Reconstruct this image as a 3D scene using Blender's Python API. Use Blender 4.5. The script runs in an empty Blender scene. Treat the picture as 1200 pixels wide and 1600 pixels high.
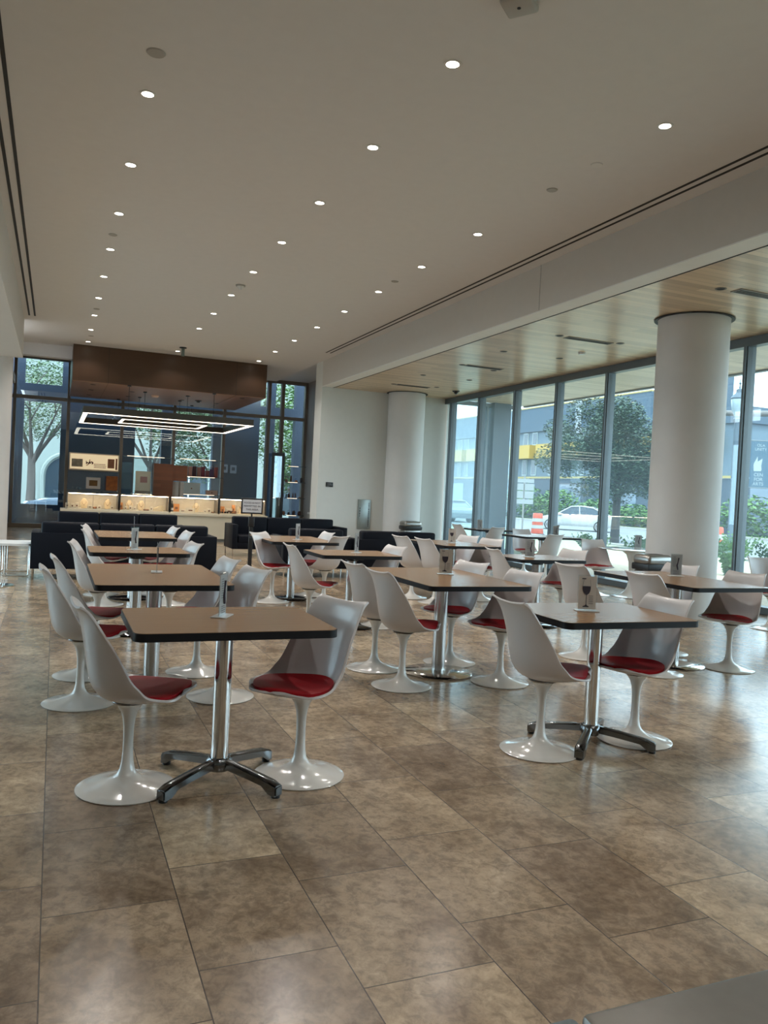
import bpy, bmesh, math, random
from mathutils import Vector, Matrix
random.seed(7)
S = bpy.context.scene
C = S.collection
PI = math.pi

# ------------------------------------------------------------------ camera
cd = bpy.data.cameras.new('camera'); cam = bpy.data.objects.new('camera', cd); C.objects.link(cam); S.camera = cam
YAW, PIT, ROL, FPX = 0.393348332, -0.0210862975, 0.0489290158, 1243.26853
fw = Vector((math.sin(YAW)*math.cos(PIT), math.cos(YAW)*math.cos(PIT), math.sin(PIT)))
rt0 = Vector((math.cos(YAW), -math.sin(YAW), 0)); up0 = rt0.cross(fw)
rt = rt0*math.cos(ROL) + up0*math.sin(ROL); up = -rt0*math.sin(ROL) + up0*math.cos(ROL)
m = Matrix.Identity(4)
for i in range(3):
    m[i][0] = rt[i]; m[i][1] = up[i]; m[i][2] = -fw[i]
m[2][3] = 1.38
cam.matrix_world = m
cd.sensor_fit = 'VERTICAL'; cd.sensor_height = 36; cd.lens = 36*FPX/1600; cd.clip_start = .05; cd.clip_end = 400

# ------------------------------------------------------------------ world, sun, exposure
W = bpy.data.worlds.new('overcast_sky'); S.world = W; W.use_nodes = True
nt = W.node_tree; bg = nt.nodes['Background']
sky = nt.nodes.new('ShaderNodeTexSky'); sky.sky_type = 'HOSEK_WILKIE'; sky.turbidity = 6; sky.sun_direction = (.3, -.5, .8)
mx = nt.nodes.new('ShaderNodeMix'); mx.data_type = 'RGBA'; mx.inputs[0].default_value = .9
mx.inputs[7].default_value = (.80, .915, 1, 1)
nt.links.new(sky.outputs[0], mx.inputs[6]); nt.links.new(mx.outputs[2], bg.inputs[0]); bg.inputs[1].default_value = 5.0
SUN_E = 4.0
sd = bpy.data.lights.new('sun', 'SUN'); sd.energy = SUN_E; sd.angle = .12; sd.color = (1, .96, .88)
so = bpy.data.objects.new('sun', sd); C.objects.link(so); so.rotation_euler = (math.radians(25), math.radians(-18), 0)
S.view_settings.view_transform = 'Standard'; S.view_settings.look = 'None'; S.view_settings.gamma = 1
S.view_settings.use_curve_mapping = False; S.view_settings.exposure = 0.33
SPOT_E = 66.0
S.cycles.max_bounces = 10; S.cycles.diffuse_bounces = 4; S.cycles.glossy_bounces = 5; S.cycles.transparent_max_bounces = 24
S.cycles.transmission_bounces = 6; S.cycles.sample_clamp_indirect = 4; S.cycles.use_denoising = True
S.cycles.caustics_reflective = False; S.cycles.caustics_refractive = False

# ------------------------------------------------------------------ materials
MATS = {}
def mat(name, col, rough=.5, metal=0, emit=None, estr=1, spec=.5, coat=0, noise=None, nscale=8, bump=0):
    if name in MATS: return MATS[name]
    M = bpy.data.materials.new(name); M.use_nodes = True; n = M.node_tree; b = n.nodes['Principled BSDF']
    b.inputs['Base Color'].default_value = (*col, 1); b.inputs['Roughness'].default_value = rough
    b.inputs['Metallic'].default_value = metal; b.inputs['Specular IOR Level'].default_value = spec
    b.inputs['Coat Weight'].default_value = coat; b.inputs['Coat Roughness'].default_value = .08
    if emit: b.inputs['Emission Color'].default_value = (*emit, 1); b.inputs['Emission Strength'].default_value = estr
    tc = n.nodes.new('ShaderNodeTexCoord'); nz = n.nodes.new('ShaderNodeTexNoise')
    nz.inputs['Scale'].default_value = nscale; nz.inputs['Detail'].default_value = 5
    n.links.new(tc.outputs['Object'], nz.inputs['Vector'])
    if noise is None: noise = tuple(c*.94 for c in col)
    mxx = n.nodes.new('ShaderNodeMix'); mxx.data_type = 'RGBA'
    mxx.inputs[6].default_value = (*col, 1); mxx.inputs[7].default_value = (*noise, 1)
    n.links.new(nz.outputs['Fac'], mxx.inputs[0]); n.links.new(mxx.outputs[2], b.inputs['Base Color'])
    if bump:
        bp = n.nodes.new('ShaderNodeBump'); bp.inputs['Strength'].default_value = bump; bp.inputs['Distance'].default_value = .01
        n.links.new(nz.outputs['Fac'], bp.inputs['Height']); n.links.new(bp.outputs['Normal'], b.inputs['Normal'])
    MATS[name] = M; return M

def glass_mat(name, tint, refl=.12, rough=0.0, haze=0):
    M = bpy.data.materials.new(name); M.use_nodes = True; n = M.node_tree; n.nodes.remove(n.nodes['Principled BSDF'])
    out = n.nodes['Material Output']; t = n.nodes.new('ShaderNodeBsdfTransparent'); t.inputs[0].default_value = (*tint, 1)
    g = n.nodes.new('ShaderNodeBsdfGlossy'); g.inputs['Roughness'].default_value = rough; g.inputs[0].default_value = (.9, .97, 1, 1)
    fr = n.nodes.new('ShaderNodeFresnel'); fr.inputs[0].default_value = 1.5
    ge = n.nodes.new('ShaderNodeNewGeometry'); mr = n.nodes.new('ShaderNodeMapRange'); mr.inputs[3].default_value = 1.5; mr.inputs[4].default_value = 1/1.5
    n.links.new(ge.outputs['Backfacing'], mr.inputs[0]); n.links.new(mr.outputs[0], fr.inputs[0])     # same reflectance on both faces of the sheet
    ma = n.nodes.new('ShaderNodeMath'); ma.operation = 'MULTIPLY_ADD'; ma.inputs[1].default_value = .8; ma.inputs[2].default_value = refl
    ma.use_clamp = True
    s = n.nodes.new('ShaderNodeMixShader')
    n.links.new(fr.outputs[0], ma.inputs[0]); n.links.new(ma.outputs[0], s.inputs[0])
    if haze:      # milky veil of flare over the panes, mixed into the glass shader
        tl = n.nodes.new('ShaderNodeBsdfTranslucent'); tl.inputs[0].default_value = (.62, .82, 1, 1)
        s2 = n.nodes.new('ShaderNodeMixShader'); s2.inputs[0].default_value = haze
        n.links.new(t.outputs[0], s2.inputs[1]); n.links.new(tl.outputs[0], s2.inputs[2]); n.links.new(s2.outputs[0], s.inputs[1])
    else: n.links.new(t.outputs[0], s.inputs[1])
    n.links.new(g.outputs[0], s.inputs[2]); n.links.new(s.outputs[0], out.inputs[0])
    return M

def stone_floor():
    M = bpy.data.materials.new('travertine_tiles'); M.use_nodes = True; n = M.node_tree; b = n.nodes['Principled BSDF']; L = n.links
    tc = n.nodes.new('ShaderNodeTexCoord'); sp = n.nodes.new('ShaderNodeSeparateXYZ'); L.new(tc.outputs['Object'], sp.inputs[0])
    a = n.nodes.new('ShaderNodeMath'); a.operation = 'SUBTRACT'; a.inputs[1].default_value = .31-6.45*4; L.new(sp.outputs[1], a.inputs[0])
    c = n.nodes.new('ShaderNodeMath'); c.operation = 'SUBTRACT'; c.inputs[1].default_value = .01-.84*20; L.new(sp.outputs[0], c.inputs[0])
    cb = n.nodes.new('ShaderNodeCombineXYZ'); L.new(a.outputs[0], cb.inputs[0]); L.new(c.outputs[0], cb.inputs[1])
    br = n.nodes.new('ShaderNodeTexBrick'); br.offset = .341; br.offset_frequency = 2; br.squash = 1
    br.inputs['Scale'].default_value = 1; br.inputs['Brick Width'].default_value = .645; br.inputs['Row Height'].default_value = .42
    br.inputs['Mortar Size'].default_value = .0022; br.inputs['Mortar Smooth'].default_value = .2
    br.inputs['Color1'].default_value = (0, 0, 0, 1); br.inputs['Color2'].default_value = (1, 1, 1, 1); br.inputs['Mortar'].default_value = (.5, .5, .5, 1)
    L.new(cb.outputs[0], br.inputs['Vector'])
    # each tile gets its own patch of stone
    off = n.nodes.new('ShaderNodeVectorMath'); off.operation = 'MULTIPLY_ADD'; off.inputs[1].default_value = (31, 17, 9)
    L.new(br.outputs['Color'], off.inputs[0]); L.new(tc.outputs['Object'], off.inputs[2])
    st = n.nodes.new('ShaderNodeMapping'); st.inputs['Scale'].default_value = (1.15, 1.0, 1); st.inputs['Rotation'].default_value = (0, 0, .25)
    L.new(off.outputs[0], st.inputs[0])
    n1 = n.nodes.new('ShaderNodeTexNoise'); n1.inputs['Scale'].default_value = 3.2; n1.inputs['Detail'].default_value = 12
    n1.inputs['Roughness'].default_value = .68; n1.inputs['Distortion'].default_value = .3; L.new(st.outputs[0], n1.inputs['Vector'])
    n2 = n.nodes.new('ShaderNodeTexNoise'); n2.inputs['Scale'].default_value = 21; n2.inputs['Detail'].default_value = 9
    n2.inputs['Roughness'].default_value = .72; n2.inputs['Distortion'].default_value = .45; L.new(st.outputs[0], n2.inputs['Vector'])
    r1 = n.nodes.new('ShaderNodeValToRGB'); e = r1.color_ramp.elements
    e[0].position = .34; e[0].color = (.19, .136, .09, 1); e[1].position = .66; e[1].color = (.47, .375, .275, 1)
    x = e.new(.45); x.color = (.285, .214, .147, 1); x = e.new(.55); x.color = (.37, .288, .206, 1)
    L.new(n1.outputs['Fac'], r1.inputs[0])
    r2 = n.nodes.new('ShaderNodeValToRGB'); e = r2.color_ramp.elements
    e[0].position = .40; e[0].color = (.5, .46, .42, 1); e[1].position = .58; e[1].color = (1.25, 1.22, 1.18, 1)
    L.new(n2.outputs['Fac'], r2.inputs[0])
    m1 = n.nodes.new('ShaderNodeMix'); m1.data_type = 'RGBA'; m1.blend_type = 'MULTIPLY'; m1.inputs[0].default_value = .62
    L.new(r1.outputs[0], m1.inputs[6]); L.new(r2.outputs[0], m1.inputs[7])
    r3 = n.nodes.new('ShaderNodeValToRGB'); e = r3.color_ramp.elements
    e[0].color = (.8, .76, .74, 1); e[1].color = (1.3, 1.28, 1.2, 1); L.new(br.outputs['Color'], r3.inputs[0])
    m2 = n.nodes.new('ShaderNodeMix'); m2.data_type = 'RGBA'; m2.blend_type = 'MULTIPLY'; m2.inputs[0].default_value = 1
    L.new(m1.outputs[2], m2.inputs[6]); L.new(r3.outputs[0], m2.inputs[7])
    m3 = n.nodes.new('ShaderNodeMix'); m3.data_type = 'RGBA'; m3.inputs[7].default_value = (.06, .045, .035, 1)
    L.new(br.outputs['Fac'], m3.inputs[0]); L.new(m2.outputs[2], m3.inputs[6]); L.new(m3.outputs[2], b.inputs['Base Color'])
    rr = n.nodes.new('ShaderNodeMapRange'); rr.inputs[3].default_value = .27; rr.inputs[4].default_value = .16
    L.new(n2.outputs['Fac'], rr.inputs[0]); L.new(rr.outputs[0], b.inputs['Roughness'])
    bp = n.nodes.new('ShaderNodeBump'); bp.inputs['Strength'].default_value = .25; bp.inputs['Distance'].default_value = .0015; bp.invert = True
    L.new(br.outputs['Fac'], bp.inputs['Height']); L.new(bp.outputs['Normal'], b.inputs['Normal'])
    b.inputs['Specular IOR Level'].default_value = 1.0
    return M

def plank_mat(name, c1, c2, width, length, axis='X', rough=.35, gap=(.12, .08, .05)):
    """boards running along the given axis"""
    M = bpy.data.materials.new(name); M.use_nodes = True; n = M.node_tree; b = n.nodes['Principled BSDF']; L = n.links
    tc = n.nodes.new('ShaderNodeTexCoord'); mp = n.nodes.new('ShaderNodeMapping'); L.new(tc.outputs['Object'], mp.inputs[0])
    if axis == 'Y': mp.inputs['Rotation'].default_value = (0, 0, PI/2)
    if axis == 'XZ': mp.inputs['Rotation'].default_value = (PI/2, 0, 0)
    mp.inputs['Location'].default_value = (50, 50, 0)
    br = n.nodes.new('ShaderNodeTexBrick'); br.offset = .37; br.offset_frequency = 3
    for k, v in (('Scale', 1), ('Brick Width', length), ('Row Height', width), ('Mortar Size', .0015), ('Mortar Smooth', .1)): br.inputs[k].default_value = v
    br.inputs['Color1'].default_value = (0, 0, 0, 1); br.inputs['Color2'].default_value = (1, 1, 1, 1)
    L.new(mp.outputs[0], br.inputs['Vector'])
    st = n.nodes.new('ShaderNodeMapping'); st.inputs['Scale'].default_value = (1.3, 26, 26); L.new(mp.outputs[0], st.inputs[0])
    add = n.nodes.new('ShaderNodeVectorMath'); add.operation = 'MULTIPLY_ADD'; add.inputs[1].default_value = (13, 7, 5)
    L.new(br.outputs['Color'], add.inputs[0]); L.new(st.outputs[0], add.inputs[2])
    nz = n.nodes.new('ShaderNodeTexNoise'); nz.inputs['Scale'].default_value = 1; nz.inputs['Detail'].default_value = 6; L.new(add.outputs[0], nz.inputs['Vector'])
    av = n.nodes.new('ShaderNodeMix'); av.data_type = 'FLOAT'; av.inputs[0].default_value = .62
    L.new(nz.outputs['Fac'], av.inputs[2]); L.new(br.outputs['Color'], av.inputs[3])
    mx = n.nodes.new('ShaderNodeMix'); mx.data_type = 'RGBA'; mx.inputs[6].default_value = (*c1, 1); mx.inputs[7].default_value = (*c2, 1)
    L.new(av.outputs[0], mx.inputs[0])
    m3 = n.nodes.new('ShaderNodeMix'); m3.data_type = 'RGBA'; m3.inputs[7].default_value = (*gap, 1)
    L.new(br.outputs['Fac'], m3.inputs[0]); L.new(mx.outputs[2], m3.inputs[6]); L.new(m3.outputs[2], b.inputs['Base Color'])
    b.inputs['Roughness'].default_value = rough
    return M

def ground_mat(name, c1, c2, scale, rough=.9, bump=.4):
    return mat(name, c1, rough, noise=c2, nscale=scale, bump=bump, spec=.2)

M_floor = stone_floor()
M_ceil = mat('ceiling_paint', (.755, .74, .735), .62, spec=.3)
M_beam = mat('beam_paint', (.70, .66, .62), .6, spec=.3)
M_wall = mat('wall_paint', (.70, .70, .66), .6, spec=.3)
M_col = mat('column_plaster', (.68, .65, .62), .55, nscale=3, noise=(.60, .575, .55))
M_wood = plank_mat('ceiling_boards', (.84, .65, .45), (.46, .33, .215), .105, 2.3, 'X', .3)
M_dwood = plank_mat('canopy_veneer', (.062, .030, .015), (.095, .048, .024), .6, 2.4, 'XZ', .35, gap=(.08, .04, .02))
M_dwood2 = plank_mat('canopy_soffit_veneer', (.26, .13, .07), (.19, .095, .05), .9, 2.4, 'X', .45)
M_panel = plank_mat('walnut_panel', (.15, .048, .022), (.24, .085, .04), .09, 1.2, 'XZ', .4)
M_top = mat('oak_laminate', (.30, .17, .080), .27, noise=(.24, .13, .060), nscale=6, spec=.5)
_n = M_top.node_tree; _mp = _n.nodes.new('ShaderNodeMapping'); _mp.inputs['Scale'].default_value = (2, 34, 2)
_nz = [q for q in _n.nodes if q.type == 'TEX_NOISE'][0]; _tc = [q for q in _n.nodes if q.type == 'TEX_COORD'][0]
_n.links.new(_tc.outputs['Object'], _mp.inputs[0]); _n.links.new(_mp.outputs[0], _nz.inputs['Vector']); _nz.inputs['Scale'].default_value = 1.4
M_edge = mat('black_edge', (.008, .008, .010), .5, spec=.25)
M_shell = mat('white_shell_plastic', (.58, .545, .53), .28, spec=.5, coat=.15)
M_base = mat('white_enamel', (.68, .66, .62), .14, spec=.55, coat=.6)
M_red = mat('red_leather', (.36, .006, .012), .5, noise=(.30, .005, .010), nscale=30, bump=.08, spec=.2)
M_chrome = mat('chrome', (.72, .71, .69), .10, 1)
M_dchrome = mat('dark_chrome', (.20, .21, .22), .16, 1)
M_steel = mat('brushed_steel', (.40, .385, .37), .33, 1, noise=(.34, .33, .31), nscale=60)
M_black = mat('black_leather', (.004, .005, .009), .55, nscale=40, bump=.1, spec=.14)
M_blk = mat('black_paint', (.012, .012, .013), .4)
M_mull = mat('grey_aluminium', (.13, .155, .17), .42, .25)
M_mull2 = mat('taupe_aluminium', (.24, .205, .175), .4, .3)
M_navy = mat('navy_cladding', (.022, .040, .075), .5)
M_glass = glass_mat('window_glass', (.84, .93, .95), .03, haze=.035)
M_glass2 = glass_mat('shop_glass', (.82, .90, .93), .09)
M_clear = glass_mat('clear_acrylic', (.95, .97, .97), .02)
M_lamp = mat('lamp_glow', (1, 1, 1), .5, emit=(1, .93, .80), estr=14)
M_strip = mat('strip_glow', (1, 1, 1), .5, emit=(1, .80, .58), estr=1.5)
M_case = mat('case_glow', (1, 1, 1), .5, emit=(1, .74, .48), estr=20)
M_cream = mat('cream_laminate', (.66, .58, .44), .45)
M_white = mat('white_paint', (.75, .74, .72), .4)
M_slot = mat('slot_black', (.01, .01, .01), .6)
M_trim = mat('plate_grey', (.42, .40, .37), .5)
M_leafd = mat('oak_leaves', (.022, .05, .030), .6, noise=(.05, .095, .055), nscale=2)
M_leafl = mat('bright_leaves', (.11, .22, .055), .6, noise=(.055, .14, .035), nscale=2.5)
M_leafs = mat('street_leaves', (.08, .135, .06), .6, noise=(.17, .26, .14), nscale=1.5)
M_bark = mat('bark', (.06, .06, .055), .9, noise=(.035, .035, .032), nscale=6, bump=.5)
M_bark2 = mat('pale_bark', (.13, .12, .115), .9, noise=(.08, .075, .07), nscale=6, bump=.5)

# ------------------------------------------------------------------ mesh helpers
def box(bm, x0, x1, y0, y1, z0, z1, bev=0, seg=2, mi=0):
    r = bmesh.ops.create_cube(bm, size=1); vs = r['verts']
    for v in vs:
        v.co = Vector(((x0+x1)/2+v.co.x*(x1-x0), (y0+y1)/2+v.co.y*(y1-y0), (z0+z1)/2+v.co.z*(z1-z0)))
    fs = set(f for v in vs for f in v.link_faces)
    for f in fs: f.material_index = mi
    if bev:
        es = list(set(e for v in vs for e in v.link_edges))
        bmesh.ops.bevel(bm, geom=es, offset=bev, segments=seg, profile=.5, affect='EDGES', clamp_overlap=True)
    return bm
def lathe(bm, prof, cx=0, cy=0, n=32, mi=0, axis='z'):
    rings = []
    for r, z in prof:
        if r < 1e-6:
            rings.append([bm.verts.new((cx, cy, z))]); continue
        rings.append([bm.verts.new((cx+r*math.cos(2*PI*k/n), cy+r*math.sin(2*PI*k/n), z)) for k in range(n)])
    for a, b in zip(rings, rings[1:]):
        for k in range(n):
            k2 = (k+1) % n
            if len(a) == 1 and len(b) == 1: continue
            if len(a) == 1: f = bm.faces.new((a[0], b[k2], b[k]))
            elif len(b) == 1: f = bm.faces.new((a[k], a[k2], b[0]))
            else: f = bm.faces.new((a[k], a[k2], b[k2], b[k]))
            f.smooth = True; f.material_index = mi
    return bm
def cyl(bm, cx, cy, z0, z1, r, n=24, mi=0):
    return lathe(bm, [(0, z0), (r, z0), (r, z1), (0, z1)], cx, cy, n, mi)
def tube(bm, pts, r, n=10, cap=True, mi=0):
    pts = [Vector(p) for p in pts]; rings = []; rr = r if isinstance(r, (list, tuple)) else [r]*len(pts)
    last = None
    for i, p in enumerate(pts):
        d = (pts[min(i+1, len(pts)-1)]-pts[max(i-1, 0)]).normalized()
        if last is None:
            a = d.orthogonal().normalized()
        else:
            a = (last-d*last.dot(d)).normalized()
        last = a; b = d.cross(a)
        rings.append([bm.verts.new(p+(a*math.cos(2*PI*k/n)+b*math.sin(2*PI*k/n))*rr[i]) for k in range(n)])
    for A, B in zip(rings, rings[1:]):
        for k in range(n):
            f = bm.faces.new((A[k], A[(k+1) % n], B[(k+1) % n], B[k])); f.smooth = True; f.material_index = mi
    if cap:
        bm.faces.new(rings[0][::-1]).material_index = mi; bm.faces.new(rings[-1]).material_index = mi
    return bm
def prism(bm, poly, z0, z1, mi=0):
    """poly in xy, extruded in z"""
    a = [bm.verts.new((x, y, z0)) for x, y in poly]; b = [bm.verts.new((x, y, z1)) for x, y in poly]
    n = len(poly); fs = [bm.faces.new(a[::-1]), bm.faces.new(b)]
    for k in range(n): fs.append(bm.faces.new((a[k], a[(k+1) % n], b[(k+1) % n], b[k])))
    for f in fs: f.material_index = mi
    return bm
def prism_xz(bm, poly, y0, y1, mi=0):
    a = [bm.verts.new((x, y0, z)) for x, z in poly]; b = [bm.verts.new((x, y1, z)) for x, z in poly]
    n = len(poly); fs = [bm.faces.new(a), bm.faces.new(b[::-1])]
    for k in range(n): fs.append(bm.faces.new((a[k], b[k], b[(k+1) % n], a[(k+1) % n])))
    for f in fs: f.material_index = mi
    return bm
def rrect(hx, hy, r, n=6, cx=0, cy=0):
    p = []
    for sx, sy, a0 in ((1, 1, 0), (-1, 1, PI/2), (-1, -1, PI), (1, -1, 1.5*PI)):
        for k in range(n+1):
            a = a0+PI/2*k/n; p.append((cx+sx*(hx-r)+r*math.cos(a), cy+sy*(hy-r)+r*math.sin(a)))
    return p
def NB(): return bmesh.new()
def obj(name, bm, mats, parent=None, loc=None, rz=0, mods=None):
    bmesh.ops.recalc_face_normals(bm, faces=bm.faces)
    me = bpy.data.meshes.new(name); bm.to_mesh(me); bm.free()
    for mm in (mats if isinstance(mats, (list, tuple)) else [mats]): me.materials.append(mm)
    me.set_sharp_from_angle(angle=math.radians(42))
    o = bpy.data.objects.new(name, me); C.objects.link(o)
    if parent: o.parent = parent
    if loc: o.location = loc
    o.rotation_euler = (0, 0, rz)
    return o
def thing(name, label, cat, loc=(0, 0, 0), rz=0, group=None):
    o = bpy.data.objects.new(name, None); C.objects.link(o); o.empty_display_size = .1
    o.location = loc; o.rotation_euler = (0, 0, rz); tag(o, label, cat, group); return o
def tag(o, label, cat, group=None, kind=None):
    o['label'] = label; o['category'] = cat
    if group: o['group'] = group
    if kind: o['kind'] = kind
    return o
def struct(name, bm, mats, loc=None):
    o = obj(name, bm, mats, loc=loc); o['kind'] = 'structure'; return o
def dup(root, loc, rz, label, group=None, cat=None):
    r = root.copy(); C.objects.link(r); r.location = loc; r.rotation_euler = (0, 0, rz); r['label'] = label
    if group: r['group'] = group
    if cat: r['category'] = cat
    for ch in list(root.children):
        c = ch.copy(); C.objects.link(c); c.parent = r
        for g in list(ch.children):
            d = g.copy(); C.objects.link(d); d.parent = c
    return r
ORD = ['', 'first', 'second', 'third', 'fourth', 'fifth', 'sixth', 'seventh', 'eighth', 'ninth', 'tenth', 'eleventh', 'twelfth']
def text_mesh(name, body, size, mtl, parent, loc, rot, align='CENTER', extr=.0008, space=1):
    cu = bpy.data.curves.new(name, 'FONT'); cu.body = body; cu.size = size; cu.align_x = align; cu.extrude = extr; cu.space_line = space
    t = bpy.data.objects.new(name, cu); C.objects.link(t)
    bpy.context.view_layer.update()
    me = bpy.data.meshes.new_from_object(t.evaluated_get(bpy.context.evaluated_depsgraph_get()))
    bpy.data.objects.remove(t); me.materials.clear(); me.materials.append(mtl)
    o = bpy.data.objects.new(name, me); C.objects.link(o); o.parent = parent; o.location = loc; o.rotation_euler = rot
    return o

# ------------------------------------------------------------------ room shell
ZC = 4.49; ZW = 3.88; XB = 5.77; XW = 9.1; YB = -5.0; YS = 24.2
struct('floor', box(NB(), -4.4, XW+.1, YB, YS+.3, -.12, 0), M_floor)
bm = NB(); box(bm, -1.15, XB, YB, 22.4, ZC, ZC+.25); box(bm, -1.4, 7.5, 22.4, YS+.1, 4.78, ZC+.5); box(bm, XB, 7.5, 18.9, 22.4, 4.78, 4.99)
box(bm, -1.15, XB, 22.3, 22.4, ZC+.2, 4.8); box(bm, XB-.05, XB, 18.9, 22.4, ZC+.2, 4.8)
struct('ceiling', bm, M_ceil)
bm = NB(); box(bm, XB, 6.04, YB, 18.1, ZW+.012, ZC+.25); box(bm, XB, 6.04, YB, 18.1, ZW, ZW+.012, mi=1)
struct('trim_1', bm, [mat('beam_face_shaded', (.63, .585, .53), .6, spec=.3), mat('beam_lip_daylit', (.86, .85, .82), .55, spec=.3)])  # one beam: shaded face and daylit underside painted as darker and lighter colours
struct('trim_11', box(NB(), XB-.002, XB+.002, 8.95, 8.956, ZW+.02, ZC), mat('joint_grey', (.25, .23, .20), .7))                                            # grey joint line on the long beam between the two ceilings
struct('trim_2', box(NB(), -1.1, -.67, YB, 17.3, 3.73, ZC+.2), M_beam)   # left beam
struct('trim_3', box(NB(), -1.25, .27, 20.1, 20.35, 4.2, ZC+.3), M_ceil)
struct('trim_9', box(NB(), 6.04, 6.06, YB, 18.1, ZW-.004, ZW+.01), M_slot)
bm = NB(); box(bm, 6.04, XW+.12, YB, 18.1, ZW+.002, ZW+.1); struct('ceiling.001', bm, M_wood)
bm = NB(); box(bm, -4.4, -1.1, YB, YS, 3.95, 4.15); struct('ceiling.002', bm, M_beam)
struct('wall_end', box(NB(), XB, XW+.1, 18.1, 18.62, 0, 4.8), M_wall)
bm = NB(); box(bm, 7.25, 7.4, 18.6, YS+.1, 0, 4.8); struct('wall_shop_right', bm, mat('taupe_wall', (.42, .40, .38), .55))
struct('wall_shop_left', box(NB(), -1.35, -1.17, 18.9, YS+.1, 0, 4.8), mat('taupe_wall', (.42, .40, .38), .55))
struct('wall_back', box(NB(), -4.5, XW+.2, YB-.15, YB, 0, 4.8), mat('back_wall', (.35, .33, .30), .6))
struct('wall_left', box(NB(), -4.5, -4.4, YB, 6, 0, 4.2), M_wall)

# columns
def column(i, x, y, z1, ring):
    bm = NB(); lathe(bm, [(0, 0), (.45, 0), (.45, z1), (0, z1)], x, y, 64)
    if ring:
        lathe(bm, [(.455, z1-.012), (.50, z1-.012), (.50, z1-.004), (.455, z1-.004)], x, y, 64, mi=1)
    struct('trim_%d' % i, bm, [M_col, M_slot])
column(4, 7.68, 8.2, ZW, True); column(5, 7.86, 17.82, ZW, True); column(6, -1.31, 17.8, 4.0, False); column(7, -1.31, 8.2, 4.0, False)

# right glazing: header, sill, mullions, panes
def glazing_y(i, x, ys, z0, z1, y0, y1, mm, gm):
    w = bpy.data.objects.new('window_%d' % i, None); C.objects.link(w); w['kind'] = 'structure'; w.location = (x, 0, 0)
    obj('header', box(NB(), -.07, .09, y0, y1, z1-.13, z1, .004, 1), mm, w)
    obj('sill', box(NB(), -.09, .09, y0, y1, 0, .10, .004, 1), mm, w)
    ed = [y0]+list(ys)+[y1]
    for yy in ys:
        b = NB(); box(b, -.07, .09, yy-.033, yy+.033, .10, z1-.13, .003, 1); box(b, -.10, -.07, yy-.018, yy+.018, .10, z1-.13)
        obj('mullion', b, mm, w)
    for a, b_ in zip(ed, ed[1:]):
        obj('glass_pane', box(NB(), .0, .012, a+.03, b_-.03, .10, z1-.12), gm, w)
    return w
ys = [8.59-1.545*k for k in range(8, 0, -1)]+[8.59+1.545*k for k in range(0, 7)]
w1 = glazing_y(1, XW, ys[:-1]+[17.75], .1, ZW, YB, 18.1, M_mull, M_glass)
glazing_y(2, -4.4, [6+1.6*k for k in range(1, 12)], .1, 3.95, 6, YS, M_mull, M_glass)

def glazing_x(i, y, xs, z1, x0, x1, mm, gm, trans=None):
    w = bpy.data.objects.new('window_%d' % i, None); C.objects.link(w); w['kind'] = 'structure'; w.location = (0, y, 0)
    obj('header', box(NB(), x0, x1, -.06, .08, z1-.1, z1, .004, 1), mm, w)
    obj('sill', box(NB(), x0, x1, -.08, .08, 0, .12, .004, 1), mm, w)
    if trans: obj('transom', box(NB(), x0, x1, -.05, .07, trans-.05, trans+.05, .004, 1), mm, w)
    for xx, ww in xs:
        obj('mullion', box(NB(), xx-ww/2, xx+ww/2, -.09, .09, .12, z1-.1, .003, 1), mm, w)
    xl = [x0]+[q[0] for q in xs]+[x1]
    for a, b_ in zip(xl, xl[1:]):
        if b_-a < .1: continue
        bm = NB()
        if trans: box(bm, a, b_, 0, .012, .12, trans-.05); box(bm, a, b_, 0, .012, trans+.05, z1-.1)
        else: box(bm, a, b_, 0, .012, .12, z1-.1)
        obj('glass_pane', bm, gm, w)
    return w
glazing_x(3, YS, [(-1.1, .08), (.28, .08), (1.73, .08), (3.19, .08), (4.66, .09), (6.02, .09), (6.45, .10), (7.2, .09)], 4.78, -1.17, 7.25, M_mull2, M_glass2, 3.62)
glazing_x(4, YS, [(-4.3+.9*k, .07) for k in range(0, 4)], 3.95, -4.4, -1.35, M_mull2, M_glass2)
# black framed glass door standing open in the shop front
dr = bpy.data.objects.new('door_1', None); C.objects.link(dr); dr['kind'] = 'structure'; dr.location = (6.14, 23.95, 0); dr.rotation_euler = (0, 0, math.radians(-35))
bm = NB(); box(bm, 0, .07, -.03, .03, 0, 2.52); box(bm, .33, .40, -.03, .03, 0, 2.52); box(bm, .07, .33, -.03, .03, 2.42, 2.52); box(bm, .07, .33, -.03, .03, 0, .2)
obj('door_frame', bm, M_blk, dr); obj('glass_pane', box(NB(), .07, .33, -.005, .005, .2, 2.42), M_glass2, dr)
bm = NB(); tube(bm, [(.31, -.07, .9), (.31, -.07, 1.3)], .012); obj('door_handle', bm, M_chrome, dr)

# slots in the ceiling
def slots(label, x, y0, y1, w=.032, gap=.10, parent=None):
    t = thing('linear_diffuser', label, 'air vent', (x, 0, ZC))
    for s in (-1, 1):
        obj('slot', box(NB(), s*gap/2-w/2, s*gap/2+w/2, y0, y1, -.004, -.0005), M_slot, t)
    bm = NB()
    for k in range(int((y1-y0)/1.2)):
        pass
    bm.free()
slots('long pair of black slots in the plaster ceiling beside the right beam', 5.52, YB+.2, 17.0)
slots('long pair of black slots in the ceiling along the left edge', -.52, YB+.2, 16.8)

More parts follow.
